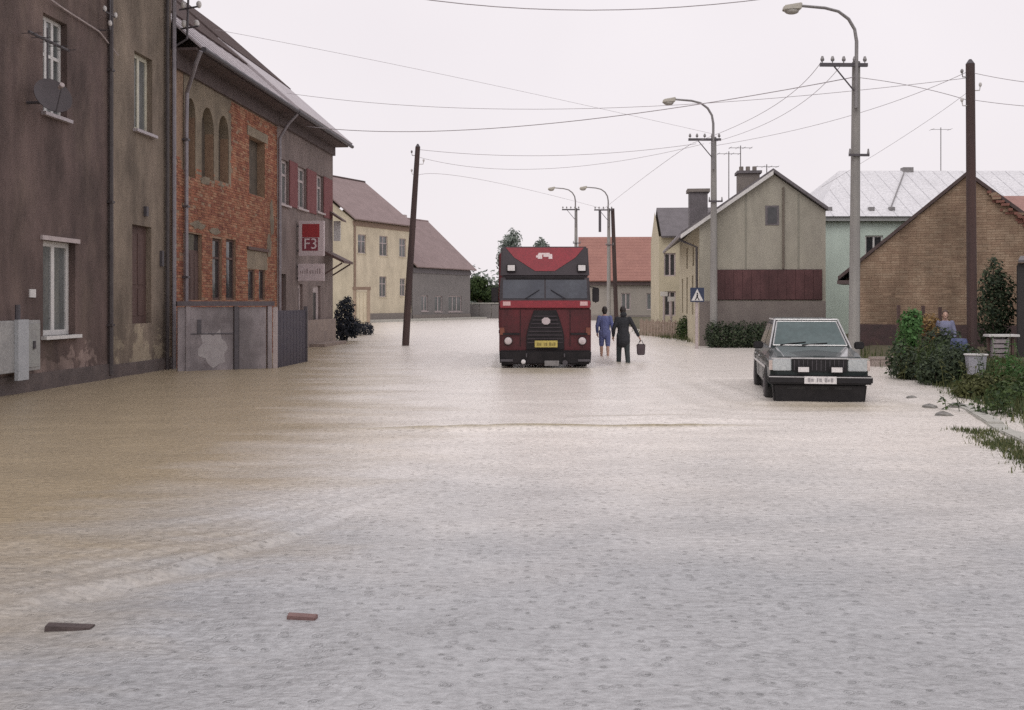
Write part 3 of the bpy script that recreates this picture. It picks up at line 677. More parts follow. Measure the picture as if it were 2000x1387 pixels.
# ================================================================== FOLIAGE
LEAF = {}
def leafmat(name, a, b, c=None): return mat(name, a, b, .6, 3, 0, 30, island=.75, sharp=.35, c3=c, trans=.25, spec=.25)
L_DARK = leafmat('dark_leaves', (.028,.043,.028), (.095,.125,.07)); L_MID = leafmat('mid_leaves', (.03,.055,.022), (.1,.15,.05))
L_VIV = leafmat('vivid_leaves', (.05,.13,.035), (.13,.26,.09)); L_OLIVE = leafmat('olive_leaves', (.055,.065,.02), (.14,.15,.06))
L_NAVY = leafmat('blackish_leaves', (.015,.02,.03), (.05,.055,.07)); L_FAR = leafmat('far_leaves_hazed', (.17,.21,.18), (.3,.34,.3))  # far leaves are paled by distance haze put into their colour
L_FLOW = leafmat('rusty_flowers', (.2,.11,.05), (.4,.28,.12))
BARK = mat('bark', (.08,.06,.045), (.13,.1,.08), .9, 6, .5, 40)
def leaves(mb, blobs, n, size, rnd, core=.35):
    tot = sum(b[3]*b[4]*b[5] for b in blobs)
    for (cx, cy, cz, rx, ry, rz) in blobs:
        for _ in range(max(6, int(n*rx*ry*rz/tot))):
            d = Vector((rnd.gauss(0,1), rnd.gauss(0,1), rnd.gauss(0,1))).normalized()
            q = (core + (1-core)*rnd.random())**.6 * (1 + .18*mnoise.noise(d*2.3+Vector((cx,cy,cz))))
            p = Vector((cx+d.x*rx*q, cy+d.y*ry*q, cz+d.z*rz*q))
            nrm = (d + Vector((rnd.uniform(-.8,.8), rnd.uniform(-.8,.8), rnd.uniform(-.5,.9)))).normalized()
            u = nrm.cross(Vector((rnd.uniform(-1,1), rnd.uniform(-1,1), rnd.uniform(-1,1)))).normalized(); v = nrm.cross(u)
            s = size*rnd.uniform(.6,1.35)
            mb.add([p-u*s*.5, p+v*s*.32+nrm*s*.08, p+u*s*.55, p-v*s*.32+nrm*s*.05], [(0,1,2),(0,2,3)])
def bush(name, label, cat, loc, blobs, n, size, m, seed, group=None, stems=3):
    t = thing(name, label, cat, loc, 0, group); rnd = random.Random(seed)
    mb = MB(); leaves(mb, blobs, n, size, rnd); mb.build('crown', m, t, recalc=False)
    for k in range(stems):
        b = blobs[k % len(blobs)]; mb = MB()
        x_ = b[0]*.6; y_ = b[1]*.6
        mb.tube([(x_,y_,-.35),((x_+b[0])/2,(y_+b[1])/2,b[2]*.5),(b[0],b[1],b[2]+b[5]*.4)], [.05,.03,.012], 6); mb.build('stem', BARK, t)
    return t
def tree(label, loc, H, blobs, n, size, m, seed, group='trees in the distance', r=.2):
    t = thing('tree', label, 'tree', loc, 0, group); rnd = random.Random(seed)
    mb = MB(); leaves(mb, blobs, n, size, rnd, .2); mb.build('crown', m, t, recalc=False)
    mb = MB(); mb.tube([(0,0,-.4),(.05,0,H*.4),(0,.1,H*.85)], [r,r*.7,r*.2], 8)
    for b in blobs[:6]: mb.tube([(0,0,H*.35),(b[0]*.6,b[1]*.6,(H*.35+b[2])/2),(b[0],b[1],b[2])], [r*.4,r*.25,r*.1], 6)
    mb.build('trunk', BARK, t)
    return t

# ================================================================== FAR END OF THE STREET
ydir = Vector((.454, .891)); YA = math.atan2(.891, .454)
yh = thing('yellow_house', 'pale yellow two storey house with pinkish brown roof behind the left pole', 'house', (-13.55, 85, 0), YA)
EH = 8.75; RB = 5.3; RH = 12.75
def yl_s(px): k = (px-CX)/F; return (-13.55-85*k)/(.891*k-.454)
def yl_z(px, py): return EYE-(py-HY)/F*(85+.891*yl_s(px))
ops = []
for xa, ya, xb, yb in ((699,458,715,495),(741,461,757,500),(780,466,793,502),(741,540,755,580),(781,544,792,578)):
    ops.append((yl_s(xa), yl_s(xb), yl_z((xa+xb)/2, yb), yl_z((xa+xb)/2, ya)))
LY = 9.1
m = MB(); wall(m, 0, LY, -.3, EH, ops)
m.add([(0,0,-.3),(0,2*RB,-.3),(0,2*RB,EH),(0,RB,RH-.2),(0,0,EH)], [(0,1,2,3,4)]); m.add([(LY,0,-.3),(LY,2*RB,-.3),(LY,2*RB,EH),(LY,RB,RH-.2),(LY,0,EH)], [(0,1,2,3,4)])
m.build('wall', YELL, yh)
for q in ops: window(yh, *q, .1, PINKW, GLASSL, 2, (.65,1.0), .08, sill=.06, sill_m=YELL)
MB().box(-.05, LY, -.06, 0, -.3, .75).build('plinth', STONEG, yh)
MB().box(-.1, LY, -.1, 0, EH-.45, EH-.05).build('cornice', mat('brown_cornice', (.3,.22,.17), (.24,.17,.13), .9, 3), yh)
m = MB(); sl_ = (RH-EH)/RB
slab(m, -.4, LY, -.5, EH-.02, RB, RH+.36, .12); slab(m, -.4, LY, 2*RB+.5, EH-.02, RB, RH+.36, .12); rf = m.build('roof', TILEP, yh)
m = MB(); m.tube([(-.4,RB,RH+.5),(LY,RB,RH+.5)], .12, 6); m.build('ridge_tiles', TILED, rf)
ch = MB().box(1.1, 2.0, RB-.4, RB+.4, RH-.3, RH+1.5).build('chimney', PINKW, rf); MB().box(1.0, 2.1, RB-.5, RB+.5, RH+1.5, RH+1.7).build('chimney_cap', SLATE, ch)
m = MB(); m.tube([(.1,-.1,0),(.1,-.1,EH-.2)], .09, 8); m.build('downpipe', mat('brown_cornice', (.3,.22,.17)), yh)
# grey single-storey house
gx = 9.3; GLn = 11.0; GE = 5.0; GR = 9.9; GB = 5.4
gh = thing('grey_house', 'low grey house with large pinkish brown roof right of the leaning pole', 'house', (-13.55+.454*gx, 85+.891*gx, 0), YA)
def g_s(px): return yl_s(px)-gx
ops = []
for xa, ya, xb, yb in ((823,577,836,608),(849,578,864,609),(876,578,902,609)):
    ops.append((g_s(xa), g_s(xb), yl_z((xa+xb)/2, yb), yl_z((xa+xb)/2, ya)))
m = MB(); wall(m, 0, GLn, -.3, GE, ops)
for x_ in (0.02, GLn): m.add([(x_,0,-.3),(x_,2*GB,-.3),(x_,2*GB,GE),(x_,GB,GR-.2),(x_,0,GE)], [(0,1,2,3,4)])
m.build('wall', GREYR, gh)
for k, q in enumerate(ops): window(gh, *q, .1, PINKW, GLASSL, 2 if k < 2 else 3, (1.0,), .1, sill=.06)
MB().box(.02, GLn, -.05, 0, -.3, .55).build('plinth', STONEG, gh)
MB().box(.02, GLn, -.12, 0, GE-.5, GE-.05).build('fascia', SLATE, gh)
m = MB(); slab(m, .03, GLn+.4, -.5, GE-.02, GB, GR+.3, .12); slab(m, .03, GLn+.4, 2*GB+.5, GE-.02, GB, GR+.3, .12); rf = m.build('roof', TILEP, gh)
m = MB(); m.tube([(.03,GB,GR+.42),(GLn+.4,GB,GR+.42)], .12, 6); m.build('ridge_tiles', TILEP, rf)
MB().box(6.4, 6.9, GB-.3, GB+.3, GR-.2, GR+.75).build('chimney', PINKW, rf)
# pavement edge in front of them
m = MB().box(-1, 21, -1.6, -.1, -.5, .2); o = m.build('pavement', KERBM, None); o.location = (-13.55, 85, 0); o.rotation_euler = (0,0,YA); tag(o, kind='structure')
# garden gateway left of the yellow house
p = at(705, 622, 82); gw = thing('garden_gateway', 'brown framed gateway between the shop house and the yellow house', 'gateway', (p.x, p.y, 0))
for x_ in (-.65, .5): MB().box(x_, x_+.22, 0, .3, -.3, 2.75).build('pillar', mat('gate_beige', (.42,.33,.25), (.34,.26,.2), .9, 4), gw)
MB().box(-.7, .77, -.03, .33, 2.752, 3.0).build('lintel', mat('brown_cornice', (.3,.22,.17)), gw)
lf = MB().box(-.42, .49, .1, .16, -.2, 2.6).build('gate_leaf', YELL, gw)
for k in range(3): MB().box(-.4+k*.3, -.14+k*.3, .075, .1, .1, 2.5).build('board', YELL, lf)
# dark shrub mass at the end of the shop house, then low growth
p = at(672, 664, 44.5); bush('dark_shrub', 'tall blackish shrub at the far corner of the shop house', 'shrub', (p.x, p.y, 0),
     [(0,0,1.0,.45,.5,1.0),(.12,.2,1.5,.32,.4,.55),(-.15,0,.5,.5,.5,.6),(.3,.4,.6,.4,.5,.55)], 2200, .13, L_NAVY, 21)
p = at(695, 650, 52); bush('low_shrub', 'low dark shrub trailing into the water past the shop house', 'shrub', (p.x, p.y, 0),
     [(0,0,.4,.5,.6,.45),(.4,1.2,.3,.4,.7,.4)], 900, .12, L_NAVY, 22)
# low wall and trees between grey house and lorry
wl = thing('garden_wall', 'low grey concrete garden wall at the far end of the street', 'wall', (-4.8, 106, 0))
for k in range(4): MB().box(k*1.3+.03, k*1.3+1.27, 0, .15, -.3, 1.5+.05*(k % 2)).build('panel', GREYR, wl)
MB().box(0, 5.2, -.05, .2, 1.56, 1.68).build('coping', KERBM, wl)
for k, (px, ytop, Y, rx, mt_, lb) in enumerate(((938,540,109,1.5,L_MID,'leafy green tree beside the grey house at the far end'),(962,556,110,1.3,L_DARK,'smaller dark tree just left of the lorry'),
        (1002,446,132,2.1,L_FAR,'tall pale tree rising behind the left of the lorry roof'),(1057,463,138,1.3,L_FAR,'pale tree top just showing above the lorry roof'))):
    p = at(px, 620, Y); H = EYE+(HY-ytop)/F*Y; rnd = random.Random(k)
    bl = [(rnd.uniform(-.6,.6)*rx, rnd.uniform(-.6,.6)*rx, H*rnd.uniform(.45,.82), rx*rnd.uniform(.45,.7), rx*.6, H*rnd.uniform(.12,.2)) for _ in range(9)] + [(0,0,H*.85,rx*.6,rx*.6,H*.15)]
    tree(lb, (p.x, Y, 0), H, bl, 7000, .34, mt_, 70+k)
mb = MB(); rnd = random.Random(90)
bl = [(x_, 185+rnd.uniform(-6,6), rnd.uniform(2,4), rnd.uniform(3,5), 3, rnd.uniform(3,5.5)) for x_ in np.arange(-70, 130, 4.0)]
leaves(mb, bl, 16000, .9, rnd, .3)
o = mb.build('far_wood', L_FAR, None, recalc=False); tag(o, 'hazy belt of trees on the far horizon', 'wood', kind='stuff')

# ================================================================== RIGHT SIDE HOUSES
# orange-roofed house closing the street
oh = thing('orange_roof_house', 'low grey house with broad orange tiled roof behind the lorry', 'house', (6.8, 95, 0), R(-3))
m = MB(); ops = [(3.6,4.5,1.0,2.6),(6.0,6.9,1.0,2.6)]
wall(m, 0, 8.3, -.3, 3.7, ops)
for x_ in (0, 8.3): m.add([(x_,0,-.3),(x_,9,-.3),(x_,9,3.7),(x_,4.5,8.0),(x_,0,3.7)], [(0,1,2,3,4)])
m.build('wall', mat('grey_tan_render', (.36,.33,.29), (.29,.27,.24), .9, 1, .3, 20), oh)
for q in ops: window(oh, *q, .1, PINKW, GLASSL, 2, (1.0,), .09)
MB().box(0, 8.3, -.08, 0, -.3, .5).build('plinth', STONEG, oh)
MB().box(-.1, 8.4, -.3, -.01, 3.35, 3.68).build('fascia', SOFFIT, oh)
m = MB(); slab(m, -.4, 8.7, -.5, 3.7, 4.5, 8.15, .12); slab(m, -.4, 8.7, 9.5, 3.7, 4.5, 8.15, .12); rf = m.build('roof', TILEO, oh)
for k in range(14):
    y_ = -.4+k*.345; z_ = 3.7+(y_+.5)*4.45/5+.12; m = MB(); m.box(-.4, 8.7, y_, y_+.05, z_, z_+.06); m.build('tile_course', TILEO, rf)

# slate-roofed cream house
p = at(1287, 640, 60)
ch_ = thing('cream_house', 'narrow cream house with dark slate roof left of the grey gable house', 'house', (p.x, 60, 0), R(-4))
ops = [(.3,1.0,.9,2.4),(.3,1.0,3.3,4.7),(2.6,3.4,3.3,4.7)]
m = MB(); wall(m, 0, 5, -.3, 5.7, ops)
m.add([(0,0,-.3),(0,7,-.3),(0,7,5.7),(0,3.5,7.5),(0,0,5.7)], [(0,1,2,3,4)])
m.build('wall', CREAMR, ch_)
for q in ops: window(ch_, *q, .1, PINKW, GLASS, 2, (1.0,), .08)
m = MB(); slab(m, .12, 5.3, -.4, 5.6, 3.5, 7.65, .12); slab(m, .12, 5.3, 7.4, 5.6, 3.5, 7.65, .12); rf = m.build('roof', SLATE, ch_)
# grey gable house
GY = 39.5
def gxp(px): return (px-CX)/F*GY
def gz(py): return EYE-(py-HY)/F*GY
X0 = gxp(1366); GW = gxp(1606)-X0; AP = gxp(1506)-X0
gbh = thing('gable_house', 'greenish grey gable house with maroon boarding above the hedge', 'house', (X0, GY, 0), R(-96))
LE, RE, AZ = gz(438), gz(414), gz(341)
ops = [(-10.6,-9.7,1.2,2.9),(-7.4,-6.5,1.2,2.9),(-4.0,-3.1,1.2,2.9),(-7.4,-6.5,3.3,4.3),(-3.6,-2.7,3.3,4.3)]
m = MB(); wall(m, -12.5, 0, -.3, LE, ops, depth=.18)
m.add([(-12.5,0,-.3),(-12.5,GW,-.3),(-12.5,GW,RE),(-12.5,AP,AZ),(-12.5,0,LE)], [(0,1,2,3,4)])
m.build('wall', CREAMR, gbh)
XG = lambda u, w_, v: (-w_, u, v)
wg = (gxp(1493)-X0, gxp(1517)-X0, gz(441), gz(403))
m = MB(XG); wall(m, 0, GW, -.3, LE, [wg] if wg[3] < LE else [], depth=.2)
z_ = LE
# upper gable built round the attic window
a, b, c, d = wg
def zl(u): return LE+(AZ-LE)*u/AP
def zr(u): return AZ-(AZ-RE)*(u-AP)/(GW-AP)
m = MB(XG); wall(m, 0, GW, -.3, LE, [])
m.add([(0,0,LE),(a,0,LE),(a,0,zl(a))], [(0,1,2)])
m.add([(a,0,LE),(b,0,LE),(b,0,c),(a,0,c)], [(0,1,2,3)]) if c > LE else None
m.add([(a,0,max(d,LE)),(b,0,max(d,LE)),(b,0,zr(b)),(AP,0,AZ),(a,0,zl(a))], [(0,1,2,3,4)])
m.add([(b,0,LE),(GW,0,LE),(GW,0,RE),(b,0,zr(b))], [(0,1,2,3)])
gw_ = m.build('gable_wall', GABLE, gbh)
wo_ = MB(XG).box(a-.02, b+.02, -.02, .05, c, d).build('attic_window', SLATE, gbh); MB(XG).box(a+.07, b-.07, -.03, -.019, c+.07, d-.07).build('pane', GLASS, wo_)
for px, w2 in ((1455,.035),(1555,.035),(1400,.03)):
    u = gxp(px)-X0; zt = zl(u) if u < AP else zr(u)
    MB(XG).box(u-w2, u+w2, -.012, 0, gz(525), zt-.1).build('joint_strip', mat('joint_grey', (.3,.29,.24), (.25,.24,.2), .9, 3), gbh)
u = gxp(1526)-X0; m = MB(XG); m.tube([(u,-.05,gz(525)),(u,-.05,zr(u)-.25)], .045, 6); m.build('downpipe', mat('pipe_brown', (.2,.17,.14)), gbh)
u0, u1 = gxp(1398)-X0, gxp(1599)-X0
bd = MB(XG).box(u0, u1, -.05, 0, gz(586), gz(527)).build('maroon_boarding', mat('batten_dark', (.06,.03,.035)), gbh)
nb = 12
for k in range(nb): MB(XG).box(u0+(u1-u0)*k/nb+.005, u0+(u1-u0)*(k+1)/nb-.005, -.075, -.052, gz(585), gz(528)).build('board', MAROON, bd)
MB(XG).box(0, GW, -.04, 0, -.3, gz(588)).build('plinth', mat('plinth_greybrown', (.25,.22,.2), (.2,.17,.16), .9, 2, .3, 30), gbh)
for q in ops: window(gbh, *q, .08, WOODD, GLASS, 2, (1.0,), .08)
m = MB()
def slab2(m, x0, x1, ya, za, yb, zb, t):
    m.hexa([(x0,ya,za),(x1,ya,za),(x1,yb,zb),(x0,yb,zb),(x0,ya,za+t),(x1,ya,za+t),(x1,yb,zb+t),(x0,yb,zb+t)])
sl1 = (AZ-LE)/AP; slab2(m, -12.8, .18, -.75, LE-.75*sl1+.05, AP, AZ+.05, .14); slr = (AZ-RE)/(GW-AP); slab2(m, -12.8, .18, GW+.06, RE-.06*slr+.05, AP, AZ+.05, .14)
rf = m.build('roof', SLATE, gbh)
m = MB(); m.hexa([(.181,-.75,LE-.75*sl1-.06),(.22,-.75,LE-.75*sl1-.06),(.22,AP,AZ-.06),(.181,AP,AZ-.06),(.181,-.75,LE-.75*sl1+.1),(.22,-.75,LE-.75*sl1+.1),(.22,AP,AZ+.1),(.181,AP,AZ+.1)]); m.build('verge_board', WHITE, rf)
m = MB(); m.tube([(-12.8,-.8,LE-.75*sl1+.05),(.2,-.8,LE-.75*sl1+.05)], .07, 8); m.build('gutter', ZINC, gbh)
m = MB(); m.tube([(-.1,-.8,LE-.6),(-.1,-.1,LE-.9),(-.1,-.08,0)], .05, 8); m.build('downpipe', DARKPIPE, gbh)
c1 = MB().box(-8.3, -7.5, .15, 1.0, LE, LE+2.1).build('chimney', SLATE, rf); MB().box(-8.4, -7.4, .05, 1.1, LE+2.1, LE+2.25).build('chimney_cap', STONEG, c1)
c1 = MB().box(-2.6, -1.8, 1.75, 2.6, AZ-1.3, AZ+.25).build('chimney', STONEG, rf); MB().box(-2.7, -1.7, 1.68, 2.68, AZ+.25, AZ+.36).build('chimney_cap', SLATE, c1)
for k in range(3):
    m = MB(); m.tube([(-2.2,1.9+k*.27,AZ+.36),(-2.2,1.9+k*.27,AZ+.58)], .09, 8); m.build('chimney_pot', STONEG, c1)
def aerial(label, loc, H, n=4):
    t = thing('roof_aerial', label, 'antenna', loc, 0, 'television aerials on the roofs')
    m = MB(); m.tube([(0,0,0),(0,0,H)], .022, 6); m.build('mast', STEEL, t)
    m = MB(); m.tube([(-.5,0,H-.1),(.5,0,H-.1)], .012, 5); m.build('boom', STEEL, t)
    for k in range(n):
        x_ = -.45+.9*k/(n-1); m = MB(); m.tube([(x_,-.3,H-.1),(x_,.3,H-.1)], .008, 5); m.build('element', STEEL, t)
aerial('thin television aerial beside the gable house chimney', (gxp(1443)+.3, GY+3.2, AZ-.9), 2.3)
aerial('thin aerial rising between chimney and gable apex', (gxp(1481)+.1, GY+3.5, AZ-.2), 1.9)
aerial('short aerial right of the gable apex', (gxp(1529), GY+2.5, AZ-.35), 1.1)

# mint house
MY = 45.0
def mx(px): return (px-CX)/F*MY
def mz(py): return EYE-(py-HY)/F*MY
mh = thing('mint_house', 'mint green house with pale metal hip roof behind the brick barn', 'house', (mx(1601), MY, 0), 0)
ME, MR = mz(424), mz(320)
MWd = 12.0
wq = (mx(1690)-mx(1601), mx(1725)-mx(1601), mz(500), mz(460))
m = MB(); wall(m, 0, MWd, -.3, ME, [wq], depth=.15)
m.add([(0,0,-.3),(0,9,-.3),(0,9,ME),(0,0,ME)], [(0,1,2,3)])
m.build('wall', MINT, mh)
window(mh, *wq, .08, WHITE, GLASS, 2, (1.0,), .07, sill=.06)
MB().box(-.02, .14, -.03, 0, -.3, ME-.02).build('corner_strip', WHITE, mh)
MB().box(-.25, MWd, -.3, -.02, ME-.2, ME-.02).build('fascia', mat('fascia_grey', (.4,.41,.4), (.34,.35,.34), .7, 3), mh)
def mxx(px): return mx(px)-mx(1601)
m = MB(); e0, e1 = -.35, MWd+.35; yb = 9.35; rd = 4.5; rr_ = MR+.28
hip = [(e0,-.4,ME),(e1,-.4,ME),(e1,yb,ME),(e0,yb,ME),(mxx(1690)*1.1+.1,rd,rr_),(e1-.4,rd,rr_)]
m.add(hip, [(0,1,5,4),(1,2,5),(2,3,4,5),(3,0,4),(3,2,1,0)])
rf = m.build('roof', ROOFM, mh)
for k in range(16):
    x_ = .5+k*.72; t = min(1.0, max(.05, (x_-e0)/(hip[4][0]-e0)))*.98
    p0, p1 = Vector((x_,-.4,ME)), Vector((x_,-.4+(rd+.4)*t, ME+(rr_-ME)*t))
    m = MB(); m.tube([p0+Vector((0,-.01,.01)), p1+Vector((0,-.01,.012))], .016, 5); m.build('standing_seam', ROOFM, rf)
def on_roof(px, t): return Vector((mxx(px), -.4+(rd+.4)*t, ME+(rr_-ME)*t))
for px in (1622, 1705, 1745):
    p = on_roof(px, .13); MB().box(p.x-.12, p.x+.12, p.y-.12, p.y+.1, p.z-.05, p.z+.12).build('snow_guard', STEEL, rf)
m = MB(); m.tube([on_roof(1745,.15)+Vector((0,-.03,.06)), on_roof(1835,.92)+Vector((0,-.03,.06))], .03, 6); m.build('lightning_wire', STEEL, rf)
MB().box(mxx(1826)*1.1-.25, mxx(1826)*1.1+.25, rd-.2, rd+.2, rr_-.1, rr_+.15).build('mast_foot', STEEL, rf)
p = Vector((mx(1830)*1.11, MY+rd, rr_)); aerial('tall bare mast on the pale roof ridge', (p.x, p.y, p.z), 2.15, 2)

# brick barn
BY = 33.5
def bx(px): return (px-CX)/F*BY
def bz(py): return EYE-(py-HY)/F*BY
bl0 = bx(1660)
bn = thing('brick_barn', 'yellow brown brick barn gable with dark plinth behind the car', 'barn', (bl0, BY, 0), R(-23))
bl_, ba, bre = 0.0, 3.6, 7.2; zle, zap, zre = 2.78, 5.82, 2.78
m = MB()
m.add([(bl_,0,-.3),(bre,0,-.3),(bre,0,zre),(ba,0,zap),(bl_,0,zle)], [(0,1,2,3,4)]); m.add([(bl_,0,-.3),(bl_,5,-.3),(bl_,5,zle),(bl_,0,zle)], [(0,1,2,3)]); m.add([(bre,0,-.3),(bre,5,-.3),(bre,5,zre),(bre,0,zre)], [(0,1,2,3)])
m.build('wall', BARNM, bn)
def inb(x, z):
    top = zle+(zap-zle)*(x-bl_)/(ba-bl_) if x < ba else zap-(zap-zre)*(x-ba)/(bre-ba)
    return z < top-.05
m = MB(); bricks(m, bl_, bre, bz(632), zap, [], 0, random.Random(8), bl=.26, bh=.08, prot=.009, keep=inb)
tag(m.build('brickwork', BARNB, bn, recalc=False), 'weathered yellow brown bricks', kind='stuff')
MB().box(bl_-.02, bre, -.06, 0, -.3, bz(633)).build('plinth', BARNP, bn)
m = MB()
sl_ = (zap-zle)/(ba-bl_)
def slopey(m, xa, za, xb, zb, y0, y1, t): m.hexa([(xa,y0,za),(xa,y1,za),(xb,y1,zb),(xb,y0,zb),(xa,y0,za+t),(xa,y1,za+t),(xb,y1,zb+t),(xb,y0,zb+t)])
slopey(m, bl_-.38, zle-.38*sl_+.02, ba, zap+.02, -.12, 5.2, .13)
sr_ = (zap-zre)/(bre-ba); slopey(m, bre+.4, zre-.4*sr_+.02, ba, zap+.02, -.12, 5.2, .13)
rf = m.build('roof', TILED, bn)
MB().box(bl_-.4, bl_+.02, -.14, 2, zle-.42, zle-.3).build('eaves_beam', SOFFIT, bn)
rnb = random.Random(12)
for k in range(60):      # crumbling bricks along the right verge
    x_ = ba+.5+rnb.random()*2.6; d_ = abs(rnb.gauss(0,.16)); z_ = zap-sr_*(x_-ba)-d_-.02; w2 = rnb.choice((.12,.24))
    MB().box(x_, x_+w2, -.02-.03*rnb.random()-(.11 if d_ < .12 else 0), .0, z_-.08, z_).build('loose_brick', RUBBLE if k % 3 else BARNB, bn)
rdh = thing('red_roof_shed', 'red tiled roof showing behind the right edge of the barn', 'shed', (0, BY+4.5, 0), 0)
p = at(2010, 395, BY+4.5)
m = MB(); m.add([(p.x-1.6,0,-.3),(p.x+6,0,-.3),(p.x+6,0,p.z-1.3),(p.x-1.6,0,p.z-1.3)], [(0,1,2,3)]); m.build('wall', BARNM, rdh)
m = MB(); slab(m, p.x-1.9, p.x+6, -.4, p.z-1.4, 3.5, p.z+.5, .12); m.build('roof', mat('faded_red_tiles', (.38,.22,.19), (.3,.17,.15), .9, 2, .4, 12), rdh)

# ================================================================== POLES
def lamp_pole(label, loc, mats, rz=0, aframe=False, lean=0):
    t = thing('lamp_pole', label, 'street lamp', loc, rz, 'street lamps along the right side'); t.rotation_euler = (0, lean, rz); t.scale = (.9,.9,.905)
    m = MB(); m.tube([(0,0,-.4),(0,0,9.0)], [.17,.115], 10); m.build('pole', POLEC, t, smooth=False)
    MB().box(-1.12, .28, -.2, -.12, 8.82, 8.92).build('crossarm', STEELD, t)
    for x_ in (-1.05, -.75, -.42, -.1, .2):
        m = MB(); m.tube([(x_,-.16,8.92),(x_,-.16,8.99)], .015, 6); m.tube([(x_,-.16,8.98),(x_,-.16,9.03),(x_,-.16,9.12)], [.05,.06,.03], 8); m.build('insulator', STEEL, t)
    m = MB(); m.tube([(-.7,-.16,8.82),(-.1,-.16,8.1)], .022, 6); m.build('brace', STEELD, t)
    m = MB(); m.tube([(-.06,-.2,7.6),(-.06,-.2,9.55),(-.12,-.2,9.9),(-.3,-.2,10.2),(-.6,-.2,10.42),(-1.0,-.2,10.52),(-1.75,-.2,10.58)], [.055,.055,.05,.05,.045,.045,.04], 8); m.build('lamp_arm', STEEL, t)
    h = MB(); h.hexa([(-2.25,-.32,10.42),(-1.7,-.3,10.46),(-1.7,-.1,10.46),(-2.25,-.08,10.42),(-2.2,-.28,10.58),(-1.66,-.26,10.68),(-1.66,-.14,10.68),(-2.2,-.12,10.58)])
    hd = h.build('lamp_head', LAMPH, t, bevel=.03)
    MB().ell((-1.98,-.2,10.42), .22, .1, .1).build('lens', mat('lamp_lens', (.4,.38,.34), (.32,.3,.27), .25, 6), hd, smooth=True)
    MB().box(-.25, .35, -.19, -.13, 6.2, 6.27).build('crossarm', STEELD, t)
    for x_ in (-.22, .32):
        m = MB(); m.tube([(x_,-.16,6.27),(x_,-.16,6.42)], [.04,.02], 6); m.build('insulator', STEEL, t)
    if aframe:
        m = MB(); m.tube([(.62,.1,-.4),(.3,.1,9.0)], [.17,.14], 8); m.build('stay_pole', POLEW, t)
        m = MB(); m.tube([(-.7,-.3,8.85),(-.7,-.3,7.2)], .11, 6); m.build('transformer_stub', STEELD, t)
    return t
p = at(1668, 705, 26.5); lamp_pole('nearest concrete street lamp with wire crossarm beside the mint house', (p.x, 26.5, 0), None, 0, lean=R(.4))
p = at(1394, 664, 38.6); lamp_pole('second street lamp standing in front of the grey gable house', (p.x, 38.6, 0), None)
p = at(1189, 634, 68); lamp_pole('twin posted street lamp right of the lorry', (p.x, 68, 0), None, aframe=True)
p = at(1125, 632, 71); lamp_pole('farthest street lamp rising behind the lorry roof', (p.x, 71, .3), None)
def wood_pole(label, base, top, r0, r1, m_):
    t = thing('utility_pole', label, 'pole', base, 0, 'bare wooden poles')
    d = Vector(top)-Vector(base)
    m = MB(); m.tube([(0,0,-.4),tuple(d*.33),tuple(d*.66),tuple(d)], [r0, r0*.75+r1*.25, r0*.4+r1*.6, r1], 10); m.build('shaft', m_, t)
    m = MB(); m.tube([tuple(d), tuple(d+Vector((0,0,.12)))], [r1*1.02,r1*.3], 10); m.build('cap', STEELD, t)
    for k, dz in enumerate((-.35,-.7,-1.1)):
        s_ = 1 if k % 2 else -1; q = d+Vector((0,0,dz)); m = MB()
        m.tube([tuple(q), (q.x+s_*.22,q.y-.05,q.z), (q.x+s_*.24,q.y-.05,q.z+.12)], .015, 6); m.ell((q.x+s_*.24,q.y-.05,q.z+.15), .04,.04,.06); m.build('insulator', PORC if k else STEEL, t)
    return t
b_, t_ = at(791, 675, 40), at(816, 287, 40); wood_pole('dark leaning wooden pole standing in the flooded road on the left', (b_.x, 40, 0), tuple(t_), .15, .1, POLEW)
b_, t_ = at(1899, 722, 26), at(1895, 125, 26); b_.z = 0; wood_pole('brown wooden pole in the garden in front of the barn', tuple(b_), tuple(t_), .128, .112, POLEWG)

# ================================================================== WIRES
def wire(label, a, mid, b, r=.012):
    a, c, b = at(*a), at(*mid), at(*b); pts = []
    for k in range(25):
        t = k/24; pts.append(a*(2*(t-.5)*(t-1)) + c*(-4*t*(t-1)) + b*(2*t*(t-.5)))
    m = MB(); m.tube(pts, r*.68, 5); return tag(m.build('overhead_wire', CABLE, None), label, 'wire', 'overhead wires')
wire('thick cable crossing the very top of the picture', (420,-95,24.5), (1150,20,27), (1880,-75,29.5), .02)
wire('cable from the shop house eaves to the nearest lamp pole', (600,247,36), (1000,248,31), (1672,150,26.4), .018)
wire('long wire from the shop house passing under the second lamp', (560,182,34), (1100,213,31), (1893,152,26), .011)
wire('faint wire sloping from the brick house roof', (420,58,27), (900,153,34), (1394,262,38.4), .008)
wire('wire from the leaning pole top to the second lamp crossarm', (816,292,40), (1080,304,39), (1360,281,38.4), .013)
wire('lower wire from the leaning pole to the second lamp', (814,306,40), (1060,330,39), (1375,281,38.4), .011)
wire('lowest wire from the leaning pole towards the lorry', (812,345,40), (950,353,50), (1178,408,67.8), .012)
wire('wire between second lamp and nearest lamp crossarm', (1352,280,38.4), (1500,214,33), (1606,118,26.3), .012)
wire('second wire between the two nearest lamps', (1385,280,38.4), (1530,224,33), (1650,118,26.3), .011)
wire('lower wire from second lamp to the garden pole', (1400,284,38.4), (1640,232,32), (1890,140,26), .011)
wire('wire sloping from nearest lamp down towards the garden pole', (1680,152,26.3), (1790,170,26.2), (1890,196,26), .013)
wire('service drop from the garden pole to the gable house', (1890,180,26), (1760,270,33), (1604,366,39.2), .008)
wire('wire leaving the garden pole to the right edge', (1899,142,26), (2000,160,24), (2110,168,22), .011)
wire('lower wire leaving the garden pole to the right edge', (1899,195,26), (2000,207,24), (2110,212,22), .011)
